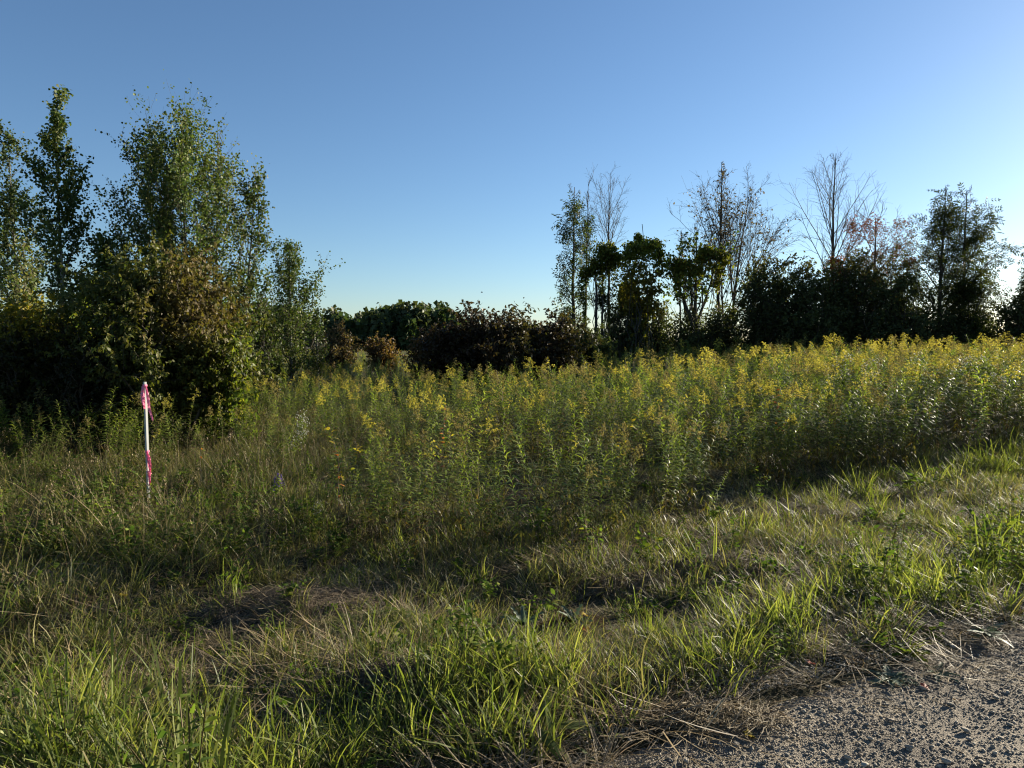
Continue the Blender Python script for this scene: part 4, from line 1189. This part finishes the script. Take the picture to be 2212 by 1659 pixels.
# straw pieces on the gravel margin
g = Geo(); r = np.random.default_rng(81)
for lo, hi, cnt in ((1.8, 2.35, 1000), (1.0, 1.8, 90)):
    u = r.uniform(.2, 6, cnt); v = hi - (hi - lo) * r.uniform(0, 1, cnt) ** 1.3
    x, y = xy_of(u, v); az = r.uniform(0, 6.28, cnt); L_ = r.uniform(.03, .17, cnt)
    S = 4; t = np.linspace(0, 1, S + 1)
    P = np.zeros((cnt, S + 1, 3)); bend = r.normal(0, .5, cnt)
    P[:, :, 0] = x[:, None] + np.cos(az[:, None] + bend[:, None] * t) * L_[:, None] * t
    P[:, :, 1] = y[:, None] + np.sin(az[:, None] + bend[:, None] * t) * L_[:, None] * t
    P[:, :, 2] = road_z(P[:, :, 0], P[:, :, 1]) + .012 + .015 * np.sin(pi * t) * r.uniform(0, 1, (cnt, 1))
    tubes(g, P, np.full((cnt, S + 1), .0011), 3)
tag(obj('scattered_straw', g.mesh('scattered_straw', [M['straw']])), 'scattered dry straw pieces along the gravel margin', kind='stuff')

# ================================================================ SURVEY STAKE
def box_mesh(name, sx, sy, z0, z1, mats, bev=.0015):
    bm = bmesh.new(); bmesh.ops.create_cube(bm, size=1)
    for v in bm.verts:
        v.co.x *= sx; v.co.y *= sy; v.co.z = z0 + (v.co.z + .5) * (z1 - z0)
    bmesh.ops.bevel(bm, geom=bm.edges[:], offset=bev, segments=1, affect='EDGES')
    me = bpy.data.meshes.new(name); bm.to_mesh(me); bm.free()
    for m in mats: me.materials.append(m)
    return me
M['stake_wood'] = solid_mat('stake_wood', (.30, .31, .29), (.42, .42, .40), 6, .75, .15, stretch=(6, 6, .5))
M['ribbon'] = leaf_mat('ribbon', [(.95, .40, .56), (.95, .40, .56)], transl=.45, rough=.35, spec=.5, objvar=0, tcol=(1.1, 1.1, 1.1))
M['ribbon_dark'] = leaf_mat('ribbon_dark', [(.93, .27, .44), (.93, .27, .44)], transl=.4, rough=.35, spec=.5, objvar=0, tcol=(1.1, 1.1, 1.1))
sb = at(322, 1090, 7.0); sz = float(ground_z(sb[0], 7.0))
Htop = at(319, 825, 7.0)[2] - sz
stake = empty('survey_stake', (sb[0], 7.0, sz)); stake.rotation_euler = (0, rad(-.3), 0)
tag(stake, 'white wooden survey stake tied with two pink ribbons standing in the weeds', 'survey stake')
post = obj('post', box_mesh('stake_post', .025, .025, -.08, Htop, [M['stake_wood']]), stake); post.rotation_euler = (0, 0, rad(-28))
def strip(name, pts, widths, mat, th=.0006, tw=None):
    """a ribbon: centre line points, widths, a little fold along its length, real thickness by solidify-like double skin"""
    pts = np.array(pts, float); n = len(pts); tt = np.linspace(0, 1, n); m = 40; ti = np.linspace(0, 1, m)
    C = np.stack([np.interp(ti, tt, pts[:, k]) for k in range(3)], -1)
    for _ in range(3): C[1:-1] = (C[:-2] + 2 * C[1:-1] + C[2:]) / 4
    wv = np.interp(ti, np.linspace(0, 1, len(widths)), widths)
    ang = np.interp(ti, np.linspace(0, 1, len(tw)), tw) if tw is not None else np.zeros(m)
    X = np.stack([np.cos(ang), np.sin(ang), np.zeros(m)], -1); Nn = np.stack([-np.sin(ang), np.cos(ang), np.zeros(m)], -1)
    cols = []
    for c in (-.5, -.25, 0, .25, .5):
        cols.append(C + X * (wv * c)[:, None] + Nn * (.006 * np.sin(c * 9 + ti * 7) + .003 * np.sin(ti * 37 + c * 5))[:, None])
    A = np.stack(cols, 1); B = A + Nn[:, None, :] * th
    V = np.concatenate([A.reshape(-1, 3), B.reshape(-1, 3)]); F = []
    for i in range(m - 1):
        for j in range(4):
            a = i * 5 + j; F.append([a, a + 1, a + 6, a + 5]); F.append([a + m * 5 + 5, a + m * 5 + 6, a + m * 5 + 1, a + m * 5])
        for j in (0, 4):
            a = i * 5 + j; F.append([a, a + 5, a + 5 + m * 5, a + m * 5])
    return Geo().add(V, F).mesh(name, [mat], True)
def ring(name, z, r, h, mat):
    n = 24; a = np.linspace(0, 2 * pi, n, endpoint=False)
    sq = r / np.maximum(np.abs(np.cos(a - rad(-28))), np.abs(np.sin(a - rad(-28)))) ** .8
    V = []; 
    for k, (rr_, dz) in enumerate(((1, -.5), (1.06, -.2), (1.03, .15), (1.0, .5))):
        V.append(np.stack([np.cos(a) * sq * rr_, np.sin(a) * sq * rr_, z + dz * h + .003 * np.sin(a * 3 + k)], -1))
    F = [[k * n + j, k * n + (j + 1) % n, (k + 1) * n + (j + 1) % n, (k + 1) * n + j] for k in range(3) for j in range(n)]
    return Geo().add(np.concatenate(V), F).mesh(name, [mat], True)
up = obj('ribbon', ring('upper_band', Htop - .035, .0165, .022, M['ribbon_dark']), stake)
up['label'] = 'upper pink ribbon with two long tails'
obj('tail', strip('upper_tail', [(-.006, -.024, Htop - .04), (-.012, -.027, Htop - .12), (-.008, -.03, Htop - .2), (.004, -.026, Htop - .262)], [.03, .034, .036, .03, .02], M['ribbon'], tw=[0, .2, -.1]), up)
obj('tail', strip('upper_tail_long', [(.014, -.012, Htop - .04), (.034, -.018, Htop - .14), (.046, -.022, Htop - .26), (.078, -.025, Htop - .38)], [.014, .026, .024, .022, .014], M['ribbon'], tw=[.6, .3, .8]), up)
lo = obj('ribbon', ring('lower_band', Htop * .445, .0165, .02, M['ribbon_dark']), stake)
lo['label'] = 'lower frayed pink ribbon with a knotted tail'
z0 = Htop * .445
obj('tail', strip('lower_tail', [(.006, -.02, z0), (.024, -.024, z0 - .06), (.032, -.024, z0 - .14), (.034, -.022, z0 - .21)], [.02, .034, .03, .02], M['ribbon_dark'], tw=[.2, .5, .1]), lo)
obj('knot', strip('ribbon_knot', [(.012, -.026, z0 - .19), (.03, -.034, z0 - .2), (.042, -.022, z0 - .22), (.02, -.03, z0 - .235)], [.02, .026, .03, .02], M['ribbon'], tw=[0, 1.2, 2.4, .4]), lo)
obj('tail', strip('lower_tail_end', [(.022, -.024, z0 - .2), (.028, -.024, z0 - .27), (.024, -.022, z0 - .34)], [.03, .024, .008], M['ribbon_dark'], tw=[.2, .6, .1]), lo)

# ================================================================ SINGLE PLANTS AND SMALL THINGS
def sapling(px, top, dist, label, mat, seed, ls=.06, n=26, cat='sapling', stems=3, name='sapling'):
    r = np.random.default_rng(seed); c = at(px, top, dist); z = float(ground_z(c[0], dist)); h = c[2] - z
    P = np.zeros((stems, 8, 3)); t = np.linspace(0, 1, 8); hh = np.zeros(stems)
    for i in range(stems):
        a = r.uniform(0, 6.28); l = .12 * r.uniform(.3, 1.4); hh[i] = h * (1 if i == 0 else r.uniform(.7, .95))
        P[i] = np.stack([cos(a) * l * t ** 1.5, sin(a) * l * t ** 1.5, hh[i] * t], -1)
    gw = Geo(); tubes(gw, P, np.tile(.004 * (1 - .7 * t), (stems, 1)), 4)
    p, d = hosts_points(r, P, n * stems, .45); a = r.uniform(0, 6.28, len(p))
    gl = Geo(); add_leaves(gl, T_lance(.2, .3), p, np.stack([np.cos(a), np.sin(a), r.uniform(-.3, .9, len(p))], -1), r.normal(0, .5, p.shape) + [0, 0, 1], ls * r.uniform(.6, 1.25, len(p)), 0)
    return finish_plant(name, gw, gl, np.array([c[0], dist, z]), label, cat, None, [M['twig']], [M[mat]], 'stem', 'leaves')
sapling(748, 905, 6.3, 'sapling with curled yellow leaves at the left end of the goldenrod stand', 'yellow_leaf', 1, .075, 14)
sapling(728, 975, 5.9, 'small orange-leaved sapling low beside the yellow-leaved one', 'orange_leaf', 2, .06, 5, stems=2)
sapling(950, 880, 7.6, 'sapling with upright orange tip among the goldenrods in the centre', 'orange_leaf', 3, .055, 8, stems=2)
sapling(965, 905, 7.3, 'yellowing sapling just below the upright orange tip', 'yellow_leaf', 4, .05, 12)
sapling(1350, 885, 7.6, 'sapling with bright yellow oval leaves right of the field centre', 'yellow_leaf', 5, .065, 13)
sapling(1440, 845, 8.6, 'sapling with pale orange leaves above the bright yellow one', 'yellow_leaf', 6, .05, 12)
sapling(1688, 838, 9.4, 'reddish orange sapling before the right-hand stand', 'orange_leaf', 7, .07, 12)
sapling(1905, 860, 10.2, 'small dull red sapling in the shade of the right-hand stand', 'rust_leaf', 8, .07, 12)
sapling(428, 962, 6.9, 'thin seedling with a single curled orange leaf right of the stake', 'orange_leaf', 9, .05, 2, stems=1)
sapling(250, 985, 6.9, 'dry seed-headed weed stalk left of the stake', 'straw', 10, .03, 12, stems=2, cat='weed')
sapling(1180, 1290, 4.6, 'low dark broad-leaved seedling in the middle of the verge', 'weed_leaf', 11, .07, 9, stems=2, cat='weed')
sapling(845, 1385, 3.75, 'pale green broad-leaved weed lit in the left verge', 'weed_leaf', 12, .07, 10, stems=2, cat='weed', name='broadleaf_weed')
sapling(2050, 1140, 5.4, 'leafy weed with yellow-green leaves on the right bank', 'yellow_leaf', 13, .05, 7, stems=2, cat='weed', name='broadleaf_weed')

def rosette(px, py, label, mat, size, seed, n=16, T=None, rise=.5):
    r = np.random.default_rng(seed); q = on_ground(px, py, -.02)
    u, v = uv_of(q[0], q[1]); z = max(float(ground_z(*q)), float(road_z(*q))) if v > float(road_edge(u)) else float(road_z(*q))
    a = np.arange(n) * 2.4 + r.normal(0, .2, n); up_ = rise * r.uniform(.2, 1.6, n)
    p = np.zeros((n, 3)); p[:, 2] = .005
    gl = Geo(); add_leaves(gl, T or T_lance(.16, .35), p, np.stack([np.cos(a), np.sin(a), up_], -1), np.tile([0, 0, 1.], (n, 1)) + r.normal(0, .2, (n, 3)), size * r.uniform(.6, 1.2, n), 0)
    o = obj('rosette_weed', gl.mesh('rosette', [M[mat]]), None, (q[0], q[1], z)); return tag(o, label, 'weed')
def T_jag():
    V = [[0, 0, 0]]; ys = np.linspace(.12, .95, 9)
    L_, R_ = [], []
    for i, y in enumerate(ys):
        w = (.2 if i % 2 else .07) * (1.15 - y * .8); z = .03 - .25 * y * y
        V += [[-w, y, z + .04], [0, y, z], [w, y, z + .04]]
    V.append([0, 1.02, -.25]); F = []
    for i in range(8):
        a = 1 + 3 * i
        F += [[a, a + 1, a + 4, a + 3], [a + 1, a + 2, a + 5, a + 4]]
    F += [[0, 2, 1, 1][:3] + [1]] if False else []
    return np.array(V, float), np.array(F)
rosette(1960, 1425, 'dandelion-like weed with toothed leaves at the edge of the gravel', 'weed_leaf', .13, 1, 16, T_jag(), .7)
rosette(1920, 1470, 'grey-green thistle rosette lying on the gravel', 'thistle_leaf', .12, 2, 14, T_jag(), .25)
rosette(2025, 1455, 'second smaller thistle rosette at the gravel edge', 'thistle_leaf', .09, 3, 12, T_jag(), .3)
rosette(1130, 1330, 'blue-green thistle with spiny leaves in the middle of the verge', 'thistle_leaf', .14, 4, 20, T_jag(), .9)
rosette(1240, 1320, 'dull green thistle beside the reddish patch of the verge', 'thistle_leaf', .12, 5, 16, T_jag(), .8)
rosette(2130, 1385, 'pale narrow-leaved weed at the far gravel margin', 'thistle_leaf', .12, 6, 16, None, .8)
rosette(1165, 1610, 'dark tuft of broad blades flattened at the bottom edge', 'lush_grass', .24, 7, 26, T_lance(.05, .5), .6)

def fallen_leaf(px, py, label, mat, s, rz):
    q = on_ground(px, py); z = float(road_z(*q)); z = max(z, float(ground_z(*q))) if uv_of(*q)[1] > 2.05 else z
    V = [[0, -.5, 0], [0, 0, .06]]; F = []; k = 14
    for i in range(k):
        a = -pi / 2 + 2 * pi * (i + .5) / k; rr_ = .5 if i % 2 else .32
        V.append([cos(a) * rr_, sin(a) * rr_, .12 * sin(a * 2) + .05])
    F = [[1, 2 + i, 2 + (i + 1) % k] for i in range(k)]
    o = obj('fallen_leaf', Geo().add(V, F).mesh('fallen_leaf', [M[mat]]), None, (q[0], q[1], z + .012)); o.scale = (s,) * 3; o.rotation_euler = (.3, .2, rz)
    tag(o, label, 'leaf', 'fallen leaves')
M['fallen_red'] = leaf_mat('fallen_red', [(.30, .07, .04), (.30, .07, .04)], transl=.3, objvar=0, tcol=(1.1, 1, 1))
fallen_leaf(1998, 1478, 'red fallen leaf on the gravel by the thistle', 'fallen_red', .05, .4)
fallen_leaf(1752, 1437, 'dark red fallen leaf in the straw at the grass edge', 'fallen_red', .05, 1.3)
fallen_leaf(2068, 1508, 'brownish fallen leaf high on the gravel', 'rust_leaf', .045, 2.3)
fallen_leaf(1620, 1585, 'yellow leaf lying in straw at the near gravel margin', 'yellow_leaf', .06, .9)
fallen_leaf(1265, 1330, 'orange leaf lying on the reddish straw of the verge', 'orange_leaf', .07, .2)
fallen_leaf(1262, 1300, 'yellow leaf lying above the orange one on the verge', 'yellow_leaf', .06, 1.2)
fallen_leaf(265, 1260, 'pair-lobed tan leaf hanging in the shaded grass at the left', 'yellow_leaf', .06, 2.1)

# heaps of mown straw
def heap(px, py, rx, ry, h, label, mat, seed, n=900):
    r = np.random.default_rng(seed); q = on_ground(px, py, -.08); c = np.array([q[0], q[1], float(ground_z(*q))])
    a = r.uniform(0, 6.28, n); d = np.sqrt(r.uniform(0, 1, n)); x = np.cos(a) * d * rx; y = np.sin(a) * d * ry
    zt = h * (1 - d ** 2) * r.uniform(.3, 1, n); az = r.normal(.5, .8, n); L_ = r.uniform(.1, .3, n)
    S = 4; t = np.linspace(-.5, .5, S + 1)
    P = np.zeros((n, S + 1, 3)); bend = r.normal(0, .6, n)
    P[:, :, 0] = x[:, None] + np.cos(az[:, None] + bend[:, None] * t) * L_[:, None] * t
    P[:, :, 1] = y[:, None] + np.sin(az[:, None] + bend[:, None] * t) * L_[:, None] * t
    dd = np.minimum((P[:, :, 0] / rx) ** 2 + (P[:, :, 1] / ry) ** 2, 1.2)
    P[:, :, 2] = (h * (1 - dd)) * (zt / h / np.maximum(1 - d ** 2, .05))[:, None] + .01 + L_[:, None] * r.normal(0, .22, n)[:, None] * t
    P[:, :, 2] += ground_z(c[0] + P[:, :, 0], c[1] + P[:, :, 1]) - c[2]
    g = Geo(); tubes(g, P, np.full((n, S + 1), .0013), 3)
    o = obj('straw_heap', g.mesh('straw_heap', [M[mat]]), None, c); tag(o, label, 'straw', 'heaps of mown straw on the verge', 'stuff')
heap(1570, 1235, .55, .38, .12, 'dark brown heap of mown straw in the right half of the verge', 'brown_straw', 1, 1500)
heap(850, 1520, .26, .2, .08, 'light brown straw heap near the bottom of the verge', 'brown_straw', 2, 900)
heap(640, 1290, .7, .35, .09, 'flattened straw swathe in the left verge, its shade painted in as darker straw', 'brown_straw', 3, 1500)  # darker straw colour stands in for the shade lying on this swathe
heap(450, 1440, .55, .16, .07, 'bright tan straw swathe in the lower left verge', 'straw', 4, 900)
heap(1370, 1255, .45, .25, .10, 'sunlit tan straw ridge at the middle of the verge', 'straw', 5, 1000)
heap(1225, 1330, .22, .12, .06, 'rust-coloured straw patch in the middle of the verge', 'rust_leaf', 6, 450)
heap(860, 1340, .6, .2, .07, 'dark swathe of flattened stems left of the verge centre', 'dull_grass', 7, 1000)
heap(1500, 1590, .4, .12, .03, 'matted straw hanging over the near gravel margin', 'straw', 8, 500)

# bird in the sky above the distant wood
def bird():
    c = at(1041, 632, 60.0)
    B = np.array([[0, -.16, 0], [0, -.08, .02], [0, .03, .02], [0, .13, .0], [0, .2, -.01]])[None]
    g = Geo(); tubes(g, B, np.array([[.01, .035, .045, .03, .008]]), 8)
    b = empty('bird', c, rad(70), .55); tag(b, 'small dark bird flying above the distant wood', 'bird')
    obj('body', g.mesh('bird_body', [M['bark']], True), b)
    for s in (-1, 1):
        V = [[0, .05, .03], [s * .15, .09, .12], [s * .34, .0, .16], [s * .16, -.05, .11], [0, -.06, .03]]
        V = V + [[a, b_, z - .008] for a, b_, z in V]
        F = [[0, 1, 3, 4], [5, 9, 8, 6], ]
        gg = Geo().add(V, [[0, 1, 3, 4], [9, 8, 6, 5]]).add(V, [[1, 2, 3], [8, 7, 6]])
        obj('wing', gg.mesh('bird_wing', [M['bark']]), b)
bird()
